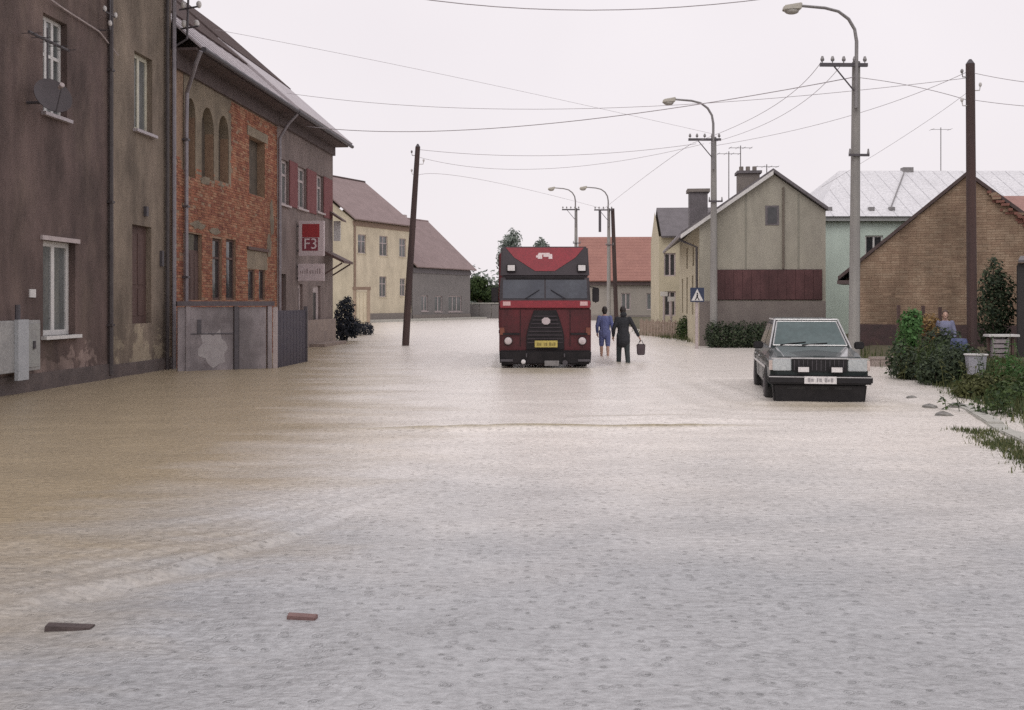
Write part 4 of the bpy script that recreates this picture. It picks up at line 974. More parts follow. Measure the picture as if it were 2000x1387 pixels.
wire('wire from second lamp running back to the twin posted lamp', (1350,281,38.4), (1260,345,50), (1178,409,67.8), .013)

# ================================================================== LORRY
LR = mat('lorry_red', (.14,.014,.02), (.085,.012,.016), .5, 1.6, .05, 20, coat=.06, dirt=.5)
LRB = mat('lorry_red_band', (.3,.025,.038), (.24,.02,.032), .4, 2, .02, 20, coat=.15)
LB = mat('lorry_black', (.016,.015,.017), (.032,.028,.031), .65, 3, .1, 30, spec=.25)
LDK = mat('lorry_dark_panel', (.03,.022,.028), (.05,.038,.046), .5, 2, .05, 30)
LW = mat('lamp_white', (.8,.78,.78), (.7,.68,.68), .25, 6)
TYRE = mat('tyre_rubber', (.022,.022,.023), (.04,.038,.037), .8, 8, .3, 50)
SCREEN = mat('lorry_windscreen', (.03,.034,.05), (.075,.085,.105), .07, .9, 0, 10, spec=.7)
tr = thing('lorry', 'dark red flat fronted lorry driving through the flood', 'lorry', (.88, 26.4, -.12), 0)
def lz(py): return EYE-(py-HY)/73.7+.12
W = 1.22
cab = MB()
cab.hexa([(-W,.02,.5),(W,.02,.5),(W,1.9,.5),(-W,1.9,.5),(-W,.0,lz(600)),(W,.0,lz(600)),(W,1.9,lz(600)),(-W,1.9,lz(600))])
cb_ = cab.build('cab', LR, tr, bevel=.06)
up = MB(); up.hexa([(-W,.0,lz(600)+.002),(W,.0,lz(600)+.002),(W,1.88,lz(600)+.002),(-W,1.88,lz(600)+.002),(-W+.04,.2,lz(538)),(W-.04,.2,lz(538)),(W-.04,1.88,lz(538)),(-W+.04,1.88,lz(538))])
up.build('cab_upper', LDK, tr, bevel=.05)
MB().box(-W+.02, W-.02, -.06, .03, lz(602), lz(587)).build('red_band', LRB, tr, bevel=.02)
# windscreen: two panes
def zi(z): return (z-lz(600))/(lz(538)-lz(600))*.2
for s_ in (-1, 1):
    a, b = sorted((s_*.02, s_*1.12)); z0, z1 = lz(583), lz(546)
    m = MB(); m.hexa([(a,zi(z0)-.012,z0),(b,zi(z0)-.012,z0),(b,zi(z0)+.01,z0),(a,zi(z0)+.01,z0),(a,zi(z1)-.012,z1),(b-.03*s_*(s_ > 0),zi(z1)-.012,z1),(b,zi(z1)+.01,z1),(a,zi(z1)+.01,z1)])
    wsn = m.build('windscreen', SCREEN, tr)
    m = MB(); m.tube([(s_*.55,-.03,lz(584)),(s_*.15,zi(lz(570))-.03,lz(566))], .01, 5); m.build('wiper', LB, wsn)
# roof deflector with the red wedge
df = MB(); zt, zb_ = lz(480), lz(540)
df.hexa([(-W+.03,.16,zb_),(W-.03,.16,zb_),(W-.03,.9,zb_),(-W+.03,.9,zb_),(-W+.06,.36,zt),(W-.06,.36,zt),(W-.06,.9,zt),(-W+.06,.9,zt)])
dfo = df.build('roof_deflector', LDK, tr, bevel=.04)
def dy(z): return .16+(z-zb_)/(zt-zb_)*.2
def dq(x, z, e=.012): return (x, dy(z)-e, z)
m = MB(); zv = lz(529); zm = lz(502)
m.add([dq(-1.05,zt-.03),dq(1.05,zt-.03),dq(.82,zm),dq(.26,zv),dq(-.26,zv),dq(-.82,zm)], [(0,1,2,3,4,5)])
m.add([dq(-1.05,zt-.03,0),dq(1.05,zt-.03,0),dq(.82,zm,0),dq(.26,zv,0),dq(-.26,zv,0),dq(-.82,zm,0)], [(0,1,2,3,4,5)])
n_ = 6; m.f += [(i, (i+1) % n_, n_+(i+1) % n_, n_+i) for i in range(n_)]
m.build('red_wedge', LRB, dfo)
em = MB(); ze = lz(500)
for dx, w_, h_, dz in ((-.13,.12,.13,0),(.03,.14,.1,.04),(.15,.1,.13,0),(-.02,.3,.045,.075),(-.2,.07,.06,.0)):
    z0, z1 = ze+dz-h_/2, ze+dz+h_/2
    em.hexa([dq(dx-w_/2,z0,.02),dq(dx+w_/2,z0,.02),dq(dx+w_/2,z0,.012),dq(dx-w_/2,z0,.012),dq(dx-w_/2+.01,z1,.02+.001*dx),dq(dx+w_/2-.01,z1,.02+.001*dx),dq(dx+w_/2,z1,.012),dq(dx-w_/2,z1,.012)])
em.build('white_emblem', mat('emblem_pinkwhite', (.8,.68,.68), (.72,.6,.6), .5, 6), dfo)
for x_ in (-.9, .98):
    z_ = lz(523); b_ = MB().box(x_-.12, x_+.12, dy(z_)-.1, dy(z_)+.05, z_-.1, z_+.1).build('roof_lamp', LB, tr, bevel=.015)
    MB().box(x_-.095, x_+.095, dy(z_)-.112, dy(z_)-.101, z_-.075, z_+.075).build('lens', LW, b_)
# grille and lower front
gr = MB().prism([(-.5,.6),(.5,.6),(.5,1.0),(.42,1.3),(.3,lz(606)),(-.3,lz(606)),(-.42,1.3),(-.5,1.0)], -.035, .03, 'y').build('grille', LB, tr, bevel=.01)
for k in range(8):
    z_ = .78+k*.1; hw = .47-.17*max(0, (z_-1.0)/.5); MB().box(-hw, hw, -.05, -.037, z_, z_+.03).build('slat', LDK, gr)
m = MB(); m.prism([(.02+.12*math.cos(k*math.pi/4+.39),lz(627)+.1*math.sin(k*math.pi/4+.39)) for k in range(8)], -.075, -.05, 'y'); m.build('emblem', mat('chrome_pink', (.6,.52,.53), (.45,.38,.4), .3, 8), gr)
for s_ in (-1, 1):
    MB().box(s_*.9-.22, s_*.9+.22, -.03, .02, 1.0, 1.05).build('vent_strip', LB, tr)
    m = MB(); m.tube([(s_*.98,.02,lz(666)),(s_*.98,-.05,lz(666))], .115, 14); hl = m.build('headlight', LB, tr)
    m = MB(); m.tube([(s_*.98,-.052,lz(666)),(s_*.98,-.07,lz(666)),(s_*.98,-.085,lz(666))], [.1,.085,.03], 14); m.build('lens', mat('headlamp_glass', (.68,.6,.6), (.5,.44,.45), .2, 14), hl)
    MB().box(s_*1.02-.1, s_*1.02+.1, -.075, -.061, lz(597), lz(589)).build('marker_lamp', mat('marker_pink', (.7,.45,.45), (.6,.4,.4), .4, 5), tr)
    a = MB(); a.tube([(s_*1.2,.15,lz(560)),(s_*1.34,.0,lz(562)),(s_*1.34,.0,lz(592))], .014, 6); ar = a.build('mirror', LB, tr)
    MB().box(s_*1.34-.09, s_*1.34+.09, -.02, .05, lz(590), lz(562)).build('mirror_housing', LB, ar, bevel=.02)
bp_ = MB().hexa([(-1.2,-.1,.22),(1.2,-.1,.22),(1.2,.5,.22),(-1.2,.5,.22),(-1.22,-.14,.59),(1.22,-.14,.59),(1.22,.5,.59),(-1.22,.5,.59)]).build('bumper', LB, tr, bevel=.04)
pl = MB().box(-.28, .32, -.165, -.142, lz(678), lz(665)).build('number_plate', mat('plate_yellow', (.55,.45,.12), (.48,.4,.12), .5, 5), tr)
rr = random.Random(2)
for x_, w_, h_ in ((-.22,.045,1),(-.16,.05,.8),(-.04,.02,1),(.0,.05,.9),(.1,.05,1),(.165,.03,.7),(.215,.05,1)): MB().box(x_, x_+w_, -.169, -.166, lz(675)+.02*(1-h_), lz(675)+.085*h_).build('plate_character', mat('plate_ink', (.24,.19,.06), (.3,.25,.08)), pl)
MB().box(-.02, .36, -.15, -.101, lz(714), lz(704)).build('lower_plate', STEEL, tr)
m = MB(); m.tube([(-.58,-.1,lz(706)),(-.58,-.17,lz(706))], .075, 10); fg = m.build('fog_lamp', LB, tr); m = MB(); m.tube([(-.58,-.171,lz(706)),(-.58,-.185,lz(706))], [.06,.02], 10); m.build('lens', LW, fg)
m = MB(); m.tube([(.52,-.1,lz(708)),(.52,-.15,lz(708))], .07, 10); m.build('fog_lamp', STEELD, tr)
for s_ in (-1, 1):
    MB().box(s_*1.02-.16, s_*1.02+.16, -.155, -.1, .3, .36).build('step', STEELD, tr)
    m = MB(); m.tube([(s_*.5,-.12,.5),(s_*.5,-.2,.5),(s_*.5,-.2,.42)], .02, 6); m.build('tow_hook', STEELD, tr)
    MB().box(s_*1.14-.06, s_*1.14+.06, -.02, .02, lz(654), lz(640)).build('indicator', mat('lorry_dull_amber', (.22,.07,.04), (.17,.05,.035), .4, 8), tr)
    MB().box(s_*.66-.006, s_*.66+.006, -.012, .03, .7, lz(606)).build('panel_seam', LB, tr)
MB().box(-1.05, 1.05, .14, .2, lz(545), lz(540)).build('sun_visor', LB, tr, bevel=.01)
box_ = MB().box(-1.25, 1.25, 2.05, 7.6, 1.1, lz(486)).build('cargo_body', LR, tr, bevel=.03)
for k in range(1, 6):
    for s_ in (-1, 1): MB().box(s_*1.262-.012, s_*1.262+.012, 2.05+k*.92-.03, 2.05+k*.92+.03, 1.12, lz(488)).build('rib', LR, box_)
MB().box(-.45, .45, .5, 7.5, .55, .9).build('chassis', LB, tr)
def wheel(parent, x_, y_, r, w_, name='wheel'):
    s_ = 1 if x_ > 0 else -1
    m = MB(); m.tube([(x_-w_/2,y_,r),(x_-w_/2+.03,y_,r),(x_+w_/2-.03,y_,r),(x_+w_/2,y_,r)], [r*.9,r,r,r*.9], 24); o = m.build(name, TYRE, parent)
    m = MB(); m.tube([(x_+s_*w_/2,y_,r),(x_+s_*(w_/2+.012),y_,r)], [r*.55,r*.45], 16); m.build('rim', STEELD, o)
for y_ in (1.15, 5.6):
    for s_ in (-1, 1): wheel(tr, s_*1.02, y_, .5, .3)
for s_ in (-1, 1):
    MB().box(s_*1.12-.12, s_*1.12+.12, .55, 1.75, 1.02, 1.1).build('mudguard', LB, tr)
    m = MB(); m.hexa([(s_*1.222,.6,1.15),(s_*1.232,.6,1.15),(s_*1.232,1.55,1.15),(s_*1.222,1.55,1.15),(s_*1.222,.6,1.85),(s_*1.232,.6,1.85),(s_*1.232,1.55,1.85),(s_*1.222,1.55,1.85)]); d_ = m.build('door', LR, tr)
    MB().box(s_*1.245-.012, s_*1.245+.012, 1.3, 1.45, 1.3, 1.34).build('handle', LB, d_)
    m = MB(); z0, z1 = lz(582), lz(548); o0 = lambda z: W-.04*(z-lz(600))/(lz(538)-lz(600))
    m.hexa([(s_*(o0(z0)+.004),.35,z0),(s_*(o0(z0)+.01),.35,z0),(s_*(o0(z0)+.01),1.5,z0),(s_*(o0(z0)+.004),1.5,z0),(s_*(o0(z1)+.004),.45,z1),(s_*(o0(z1)+.01),.45,z1),(s_*(o0(z1)+.01),1.5,z1),(s_*(o0(z1)+.004),1.5,z1)]); m.build('side_window', GLASS, tr)

# ================================================================== CAR
CG = mat('car_dark_green', (.012,.022,.022), (.018,.03,.03), .4, 2, 0, 30, coat=.25, spec=.3)
CS = mat('car_trim_chrome', (.62,.62,.62), (.5,.5,.5), .25, 5, metal=.5)
CBK = mat('car_black_plastic', (.016,.015,.017), (.028,.026,.028), .6, 5, .1, 30, spec=.3)
CSC = mat('car_windscreen', (.05,.085,.085), (.1,.14,.14), .06, .8, 0, 10, spec=.6)
CLN = mat('car_headlamp', (.55,.58,.58), (.42,.45,.46), .15, 12, spec=.8)
car = thing('car', 'dark green boxy saloon car parked in the flood', 'car', (5.4, 17.5, -.13), R(-10))
HW = .85; car.scale = (1, 1, 1.06)
# lower body: stations along the length (y), each a cross-section
st = [(-.02,.74,.42,.70,.80),(.06,.83,.36,.74,.86),(.5,.85,.28,.78,.91),(1.25,.855,.26,.82,.96),(2.2,.855,.26,.83,.965),(3.3,.855,.26,.83,.965),(4.0,.85,.3,.81,.95),(4.55,.83,.38,.78,.92),(4.68,.76,.45,.72,.84)]
pts, fc = [], []
for y_, hw, zb, zs, zt in st:
    pts += [(-hw*.9,y_,zb),(-hw,y_,zb+.12),(-hw,y_,zs-.1),(-hw*.97,y_,zs),(-hw*.86,y_,zt),(0,y_,zt+.018),(hw*.86,y_,zt),(hw*.97,y_,zs),(hw,y_,zs-.1),(hw,y_,zb+.12),(hw*.9,y_,zb)]
n_ = 11
for i in range(len(st)-1):
    for k in range(n_): fc.append((i*n_+k, i*n_+(k+1) % n_, (i+1)*n_+(k+1) % n_, (i+1)*n_+k))
fc += [tuple(range(n_)), tuple(range((len(st)-1)*n_, len(st)*n_))[::-1]]
MB().add(pts, fc).build('body', CG, car, bevel=.012)
# cabin
B0, B1 = [(1.28,.72,.955),(4.05,.7,.95)], [(1.95,.585,1.455),(3.45,.575,1.45)]
cbn = MB(); cbn.hexa([(-.74,1.28,.94),(.74,1.28,.94),(.72,4.1,.94),(-.72,4.1,.94),(-.585,1.98,1.44),(.585,1.98,1.44),(.575,3.4,1.44),(-.575,3.4,1.44)])
cbn.build('cabin', CG, car, bevel=.03)
rfm = MB(); rfm.hexa([(-.585,1.95,1.435),(.585,1.95,1.435),(.575,3.42,1.435),(-.575,3.42,1.435),(-.5,2.05,1.475),(.5,2.05,1.475),(.49,3.3,1.475),(-.49,3.3,1.475)]); rfm.build('roof', CG, car, bevel=.015)
def cq(u, t, e):      # windscreen plane: u across, t up
    y_ = 1.28+(1.98-1.28)*t; z_ = .94+.5*t; hw = .74+(.585-.74)*t
    nrm = Vector((0,-.5,.7)).normalized(); return Vector((u*hw, y_, z_)) + nrm*e
m = MB(); us, ts = .93, (.1,.93)
a_, b_, c_, d_ = [(-us,ts[0]),(us,ts[0]),(us,ts[1]),(-us,ts[1])]
m.hexa([cq(*a_,.004),cq(*b_,.004),cq(*c_,.004),cq(*d_,.004),cq(*a_,.012),cq(*b_,.012),cq(*c_,.012),cq(*d_,.012)]); ws = m.build('windscreen', CSC, car)
m = MB()
for (p_, q_) in ((a_,b_),(b_,c_),(c_,d_),(d_,a_)): m.tube([cq(*p_,.012), cq(*q_,.012)], .013, 6)
m.build('screen_trim', CS, ws)
for u0, u1, t1 in ((-.75,-.1,.2),(-.2,.45,.17)):
    m = MB(); m.tube([cq(u0,.09,.03), cq(u1,t1,.02)], .011, 5); m.build('wiper', CBK, ws)
for s_ in (-1, 1):
    def sq(y_, t, e):
        yy = y_; hw = .735+(.582-.735)*t; return Vector((s_*(hw+e), yy, .94+.5*t))
    for y0, y1, y2, y3 in ((1.52,2.5,2.5,2.06),(2.6,3.72,3.36,2.6)):
        m = MB(); m.hexa([sq(y0,.1,.006),sq(y1,.1,.006),sq(y2,.88,.006),sq(y3,.88,.006),sq(y0,.1,.014),sq(y1,.1,.014),sq(y2,.88,.014),sq(y3,.88,.014)]); m.build('side_window', GLASS, car)
    MB().box(s_*.858-.008, s_*.858+.008, .9, 4.0, .62, .66).build('side_moulding', CS, car)
    mr_ = MB().box(s_*.93-.09, s_*.93+.09, 1.55, 1.63, .93, 1.06).build('wing_mirror', CBK, car, bevel=.02)
    x0, x1 = sorted((s_*.48, s_*.8))
    hl = MB().box(x0, x1, -.055, .02, .63, .82).build('headlight', CLN, car, bevel=.012)
    MB().box(x0-.012, x1+.012, -.04, .0, .82, .845).build('trim', CS, hl)
    MB().box(s_*.8 if s_ > 0 else s_*.85, s_*.85 if s_ > 0 else s_*.8, -.03, .12, .64, .8).build('indicator', mat('indicator_lens', (.6,.5,.45), (.5,.42,.38), .3, 8), car)
    lm = MB().box(s_*.28-.11, s_*.28+.11, -.15, -.06, .6, .72).build('driving_lamp', CBK, car, bevel=.02); MB().box(s_*.28-.09, s_*.28+.09, -.156, -.151, .62, .7).build('lens', LW, lm)
    for y_ in (.82, 3.6): wheel(car, s_*.785, y_, .31, .18)
gr = MB().box(-.46, .46, -.045, .02, .62, .83).build('grille', CBK, car)
for k in range(12): MB().box(-.43+k*.075, -.418+k*.075, -.056, -.046, .64, .81).build('bar', STEELD, gr)
MB().box(-.48, .48, -.058, -.03, .83, .852).build('grille_trim', CS, car)
bp_ = MB().box(-.88, .88, -.16, .03, .42, .56).build('bumper', CBK, car, bevel=.025); MB().box(-.87, .87, -.167, -.158, .53, .545).build('chrome_strip', CS, bp_)
vl = MB().hexa([(-.77,-.02,.1),(.77,-.02,.1),(.77,.2,.1),(-.77,.2,.1),(-.8,-.07,.42),(.8,-.07,.42),(.8,.2,.42),(-.8,.2,.42)]).build('valance', CBK, car, bevel=.03)
for x_ in (-.4, 0, .4): MB().box(x_-.15, x_+.15, -.062, -.02, .33, .38).build('air_slot', TYRE, vl)
CGW = mat('car_green_wet_top', (.012,.022,.022), (.018,.03,.03), .22, 2, 0, 30, coat=1.0, spec=.6)
m = MB(); m.tube([(-.585,1.96,1.45),(.585,1.96,1.45)], .016, 6); m.tube([(-.74,1.3,.95),(-.59,1.96,1.45)], .018, 6); m.tube([(.74,1.3,.95),(.59,1.96,1.45)], .018, 6); m.tube([(-.59,1.96,1.45),(-.58,3.4,1.45)], .014, 6); m.tube([(.59,1.96,1.45),(.58,3.4,1.45)], .014, 6); m.build('drip_rail', CS, car)
m = MB(); m.hexa([(-.62,.02,.845),(.62,.02,.845),(.66,1.2,.968),(-.66,1.2,.968),(-.6,.05,.868),(.6,.05,.868),(.64,1.18,.99),(-.64,1.18,.99)]); m.build('bonnet', CGW, car, bevel=.008)
for s_ in (-1, 1):
    for y_ in (1.42, 2.55, 3.5): MB().box(s_*.857-.003, s_*.857+.003, y_, y_+.012, .4, .86).build('door_seam', CBK, car)
    for y_ in (1.95, 3.05): MB().box(s_*.865-.012, s_*.865+.012, y_+.3, y_+.45, .76, .79).build('door_handle', CS, car)
    for y_ in (.82, 3.6):
        m = MB(); m.prism([(y_+.37*math.cos(k*math.pi/10), .31+.37*math.sin(k*math.pi/10)) for k in range(11)], s_*.835, s_*.862, 'x'); m.build('wheel_arch', CBK, car)
pl = MB().box(-.27, .27, -.185, -.168, .43, .55).build('number_plate', LW, car)
for x_, w_, h_ in ((-.21,.04,1),(-.16,.045,.8),(-.06,.02,1),(-.02,.045,.9),(.07,.045,1),(.125,.03,.7),(.17,.045,1)): MB().box(x_, x_+w_, -.189, -.186, .46+.02*(1-h_), .46+.065*h_).build('plate_character', mat('plate_ink_grey', (.34,.33,.34), (.42,.4,.41)), pl)
MB().box(-.76, .76, .6, 4.4, .12, .3).build('underbody', CBK, car)

# ================================================================== PEOPLE
SKIN = mat('skin', (.55,.36,.28), (.48,.3,.24), .55, 6, .05, 60)
def remesh(name, mb, m_, parent, vox):
    me = mb.mesh(name, recalc=True); o = bpy.data.objects.new('tmp', me); C.objects.link(o)
    md = o.modifiers.new('r', 'REMESH'); md.mode = 'VOXEL'; md.voxel_size = vox; md.use_smooth_shade = True
    sm = o.modifiers.new('s', 'SMOOTH'); sm.iterations = 4; sm.factor = .4
    me2 = bpy.data.meshes.new_from_object(o.evaluated_get(bpy.context.evaluated_depsgraph_get()))
    bpy.data.objects.remove(o); me2.name = name; me2.materials.clear(); me2.materials.append(m_)
    me2.polygons.foreach_set('use_smooth', [True]*len(me2.polygons))
    ob = bpy.data.objects.new(name, me2); C.objects.link(ob); ob.parent = parent
    return ob
def person(label, loc, rz, H=1.72, stride=.16, armL=None, armR=None, top=None, legs=None, legs_to=.1, hair=None, coat_to=.8, bend=0.0, hood=False, boots=None):
    """figure facing local +y; armL / armR = (elbow, wrist) offsets from the shoulder"""
    t = thing('person', label, 'person', loc, rz, 'people wading in the flood'); k = H/1.72; t.scale = (k,k,k)
    hipL, hipR = Vector((-.09,0,.92)), Vector((.09,0,.92))
    kneeL, kneeR = Vector((-.1,stride*.75,.51)), Vector((.1,-stride*.25,.5)); ankL, ankR = Vector((-.1,stride,.09)), Vector((.1,-stride*1.15,.11))
    ch = Vector((0,.03+bend*.7,1.28-bend*.1)); nk = Vector((0,.03+bend,1.47-bend*.25)); hd = Vector((0,.06+bend*1.25,1.61-bend*.35))
    shL, shR = Vector((-.175,bend*.9,1.385-bend*.2)), Vector((.175,bend*.9,1.385-bend*.2))
    armL = armL or (Vector((-.07,.02,-.28)), Vector((-.06,.14,-.5))); armR = armR or (Vector((.07,-.06,-.28)), Vector((.09,.0,-.53)))
    b = MB()
    b.capsule((0,0,.95), ch, .13, .15, sq=.75); b.capsule(ch, nk-Vector((0,0,.06)), .15, .09, sq=.75)
    b.capsule(nk-Vector((0,0,.08)), hd-Vector((0,0,.03)), .055, .055)
    b.ell(hd, .077, .095, .118); b.capsule(hd+Vector((0,.06,-.06)), hd+Vector((0,.07,-.08)), .045, .04)
    b.capsule(hd+Vector((0,.09,.0)), hd+Vector((0,.115,-.025)), .013, .018)
    for s_ in (-1, 1): b.ell(hd+Vector((s_*.08,-.005,-.01)), .014, .025, .034); b.ell(hd+Vector((s_*.03,.088,.012)), .014, .008, .009)
    b.capsule(hd+Vector((-.022,.093,-.052)), hd+Vector((.022,.093,-.052)), .01, .01)
    for hip, kn, an in ((hipL,kneeL,ankL),(hipR,kneeR,ankR)):
        b.capsule(hip, kn, .085, .055); b.capsule(kn, kn*.55+an*.45+Vector((0,-.015,0)), .053, .055); b.capsule(kn*.55+an*.45+Vector((0,-.015,0)), an, .053, .036)
        b.capsule(an-Vector((0,.03,.04)), an+Vector((0,.15,-.055)), .042, .032)
    hands = []
    for sh, (e, wv), s_ in ((shL,armL,-1),(shR,armR,1)):
        el, wr = sh+e, sh+wv
        b.capsule(sh, el, .055, .042); b.capsule(el, wr, .042, .028)
        d = (wr-el).normalized(); side = Vector((0,1,0)) if abs(d.y) < .8 else Vector((0,0,1))
        side = (side - d*side.dot(d)).normalized(); pn = d.cross(side)
        b.capsule(wr+d*.02, wr+d*.08, .03, .036, sq=.55)
        for q, L_ in ((-.03,.06),(-.01,.075),(.01,.07),(.029,.055)):
            r0 = wr+d*.1+side*q; r1 = r0+d*L_*.55-pn*s_*.008; r2 = r1+d*L_*.4-pn*s_*.025
            b.capsule(r0, r1, .0105, .01, 8); b.capsule(r1, r2, .01, .008, 8)
        b.capsule(wr+d*.045+side*.03, wr+d*.085+side*.062, .0125, .0115, 8); b.capsule(wr+d*.085+side*.062, wr+d*.115+side*.066-pn*s_*.012, .0115, .009, 8)
        hands.append(wr+d*.12)
    remesh('body', b, SKIN, t, .0095)
    c = MB()      # coat or shirt
    zc = coat_to
    rw = .165 if zc > .7 else .2
    c.capsule((0,.0,zc+.08), (0,.01,1.05), rw, .165, sq=.85); c.capsule((0,.01,1.05), ch, .16, .185, sq=.78); c.capsule(ch, nk-Vector((0,.01,.1)), .18, .1, sq=.75)
    for sh, (e, wv) in ((shL,armL),(shR,armR)):
        c.capsule(sh, sh+e, .068, .058); c.capsule(sh+e, sh+e+(wv-e)*.88, .057, .047)
    if hood: c.ell(nk+Vector((0,-.06,.03)), .1, .07, .08)
    remesh('coat', c, top, t, .014)
    if legs:
        c = MB()
        c.capsule((0,0,.9), (0,0,1.0), .145, .14, sq=.85)
        for hip, kn, an in ((hipL,kneeL,ankL),(hipR,kneeR,ankR)):
            c.capsule(hip, kn, .108, .08)
            if legs_to < .5: c.capsule(kn, kn+(an-kn)*(1-(legs_to-.1)/.4), .078, .066)
        remesh('trousers', c, legs, t, .014)
    hr = MB(); hr.ell(hd+Vector((0,-.018,.022)), .09, .102, .118); hr.ell(hd+Vector((0,-.045,-.03)), .082, .072, .1)
    cut = hr.mesh('hair'); 
    o = remesh('hair', hr, hair, t, .012)
    bm = bmesh.new(); bm.from_mesh(o.data); hx = hd
    bmesh.ops.delete(bm, geom=[v for v in bm.verts if v.co.y > hx.y+.055 and v.co.z < hx.z+.06], context='VERTS'); bm.to_mesh(o.data); bm.free()
    if boots:
        c = MB()
        for an, kn in ((ankL,kneeL),(ankR,kneeR)): c.capsule(an-Vector((0,.03,.03)), an+Vector((0,.16,-.05)), .055, .045); c.capsule(an, an+(kn-an)*.6, .055, .068)
        remesh('boots', c, boots, t, .014)
    return t, hands
BLK = mat('black_coat_cloth', (.02,.022,.026), (.035,.036,.042), .85, 6, .2, 60); HAIRD = mat('dark_hair', (.02,.016,.015), (.035,.028,.025), .6, 20)
HAIRB = mat('brown_hair', (.07,.04,.03), (.1,.06,.04), .6, 20); BLUEC = mat('blue_jacket_cloth', (.1,.12,.28), (.15,.17,.33), .85, 6, .2, 60)
PALEB = mat('pale_blue_shirt', (.45,.48,.58), (.36,.39,.5), .85, 6, .2, 60); CRM = mat('cream_trousers', (.6,.53,.42), (.5,.44,.35), .85, 6, .2, 60)
DGRN = mat('dark_wet_trousers', (.03,.04,.042), (.05,.06,.062), .8, 6, .2, 60); HAIRG = mat('grey_hair', (.4,.36,.34), (.3,.27,.26), .7, 20)
V = Vector
pt, hands = person('person in black coat carrying a dark bag, wading away', (3.22, 28.8, -.15), R(6), 1.76, .15, (V((-.09,.03,-.28)), V((-.08,.16,-.5))), (V((.14,-.03,-.26)), V((.27,.0,-.5))), BLK, DGRN, .12, HAIRD, .68, hood=True, boots=DGRN)
hw_ = pt.matrix_basis @ Vector(hands[1])
hp = Vector((pt.location.x+hands[1].x*1.02, pt.location.y+hands[1].y*1.02, pt.location.z+hands[1].z*1.02))
bag = thing('carrier_bag', 'dark bag hanging from the hand of the person in black', 'bag', (hp.x, hp.y, hp.z-.43), 0)
m = MB(); m.hexa([(-.11,-.06,0),(.11,-.06,0),(.11,.06,0),(-.11,.06,0),(-.13,-.03,.32),(.13,-.03,.32),(.13,.03,.32),(-.13,.03,.32)]); m.build('pouch', mat('bag_dark', (.06,.04,.045), (.085,.06,.065), .6, 8, .3, 30), bag, bevel=.02)
for s_ in (-.025, .025):
    m = MB(); m.tube([(-.07,s_,.31),(-.03,s_*.4,.42),(.03,s_*.4,.42),(.07,s_,.31)], .008, 6); m.build('strap', BLK, bag)
person('person in blue jacket with bare legs wading beside the lorry', (2.98, 32.0, -.13), R(-4), 1.72, .12, None, None, BLUEC, BLUEC, .62, HAIRD, .8)

# ================================================================== RIGHT BANK
def gh1(x, y): return float(ground_h(np.array([x]), np.array([y]))[0])
# kerb stones at the water's edge
kb = thing('kerb', 'pale concrete kerb half under water at the right edge', 'kerb', (0,0,0)); kb['kind'] = 'structure'
yy = 1.0; k = 0
while yy < 16.5:
    x0, x1 = float(edge_right(yy))-.35, float(edge_right(yy+.95))-.35
    d = Vector((x1-x0, .95)).normalized(); n_ = Vector((d.y, -d.x)); m = MB()
    a, b = Vector((x0, yy)), Vector((x0, yy))+d*.92
    zt = .035+.015*math.sin(k*2.3)
    q = [a-n_*.1, b-n_*.1, b+n_*.14, a+n_*.14]
    m.hexa([(p.x,p.y,-.3) for p in q] + [(p.x,p.y,zt) for p in q]); m.build('kerb_stone', KERBM, kb, bevel=.015); yy += d.y*.95; k += 1
# grass
GR = leafmat('grass_blades', (.05,.07,.025), (.19,.19,.09), (.09,.115,.045))
mb = MB(); rnd = random.Random(33)
def blades(cx, cy, n, sp, h):
    for _ in range(n):
        x_, y_ = cx+rnd.gauss(0,sp), cy+rnd.gauss(0,sp); z_ = max(gh1(x_, y_), -.08)
        a = rnd.uniform(0, 6.28); L_ = h*rnd.uniform(.5,1.2); w_ = .008+.006*rnd.random(); dx, dy = math.cos(a), math.sin(a); be = rnd.uniform(.1,.6)*L_
        mb.add([(x_-dy*w_,y_+dx*w_,z_-.02),(x_+dy*w_,y_-dx*w_,z_-.02),(x_+dx*be*.4+dy*w_*.7,y_+dy*be*.4-dx*w_*.7,z_+L_*.6),(x_+dx*be*.4-dy*w_*.7,y_+dy*be*.4+dx*w_*.7,z_+L_*.6),(x_+dx*be,y_+dy*be,z_+L_)], [(0,1,2,3),(3,2,4)])
for k in range(520):
    y_ = rnd.uniform(3, 25); x_ = float(edge_right(y_))+abs(rnd.gauss(0, 1.1))+.05
    blades(x_, y_, 26, .16, .2)
for k in range(150):
    y_ = rnd.uniform(8.8, 13.6); x_ = float(edge_right(y_))-.75+rnd.gauss(0,.1); blades(x_, y_, 40, .09, .13)
for k in range(160):
    y_ = rnd.uniform(26, 60); x_ = float(edge_right(y_))+abs(rnd.gauss(0,.7)); blades(x_, y_, 14, .25, .3)
o = mb.build('grass', GR, None, recalc=False); tag(o, 'long wet grass on the bank at the right edge', 'grass', kind='stuff')
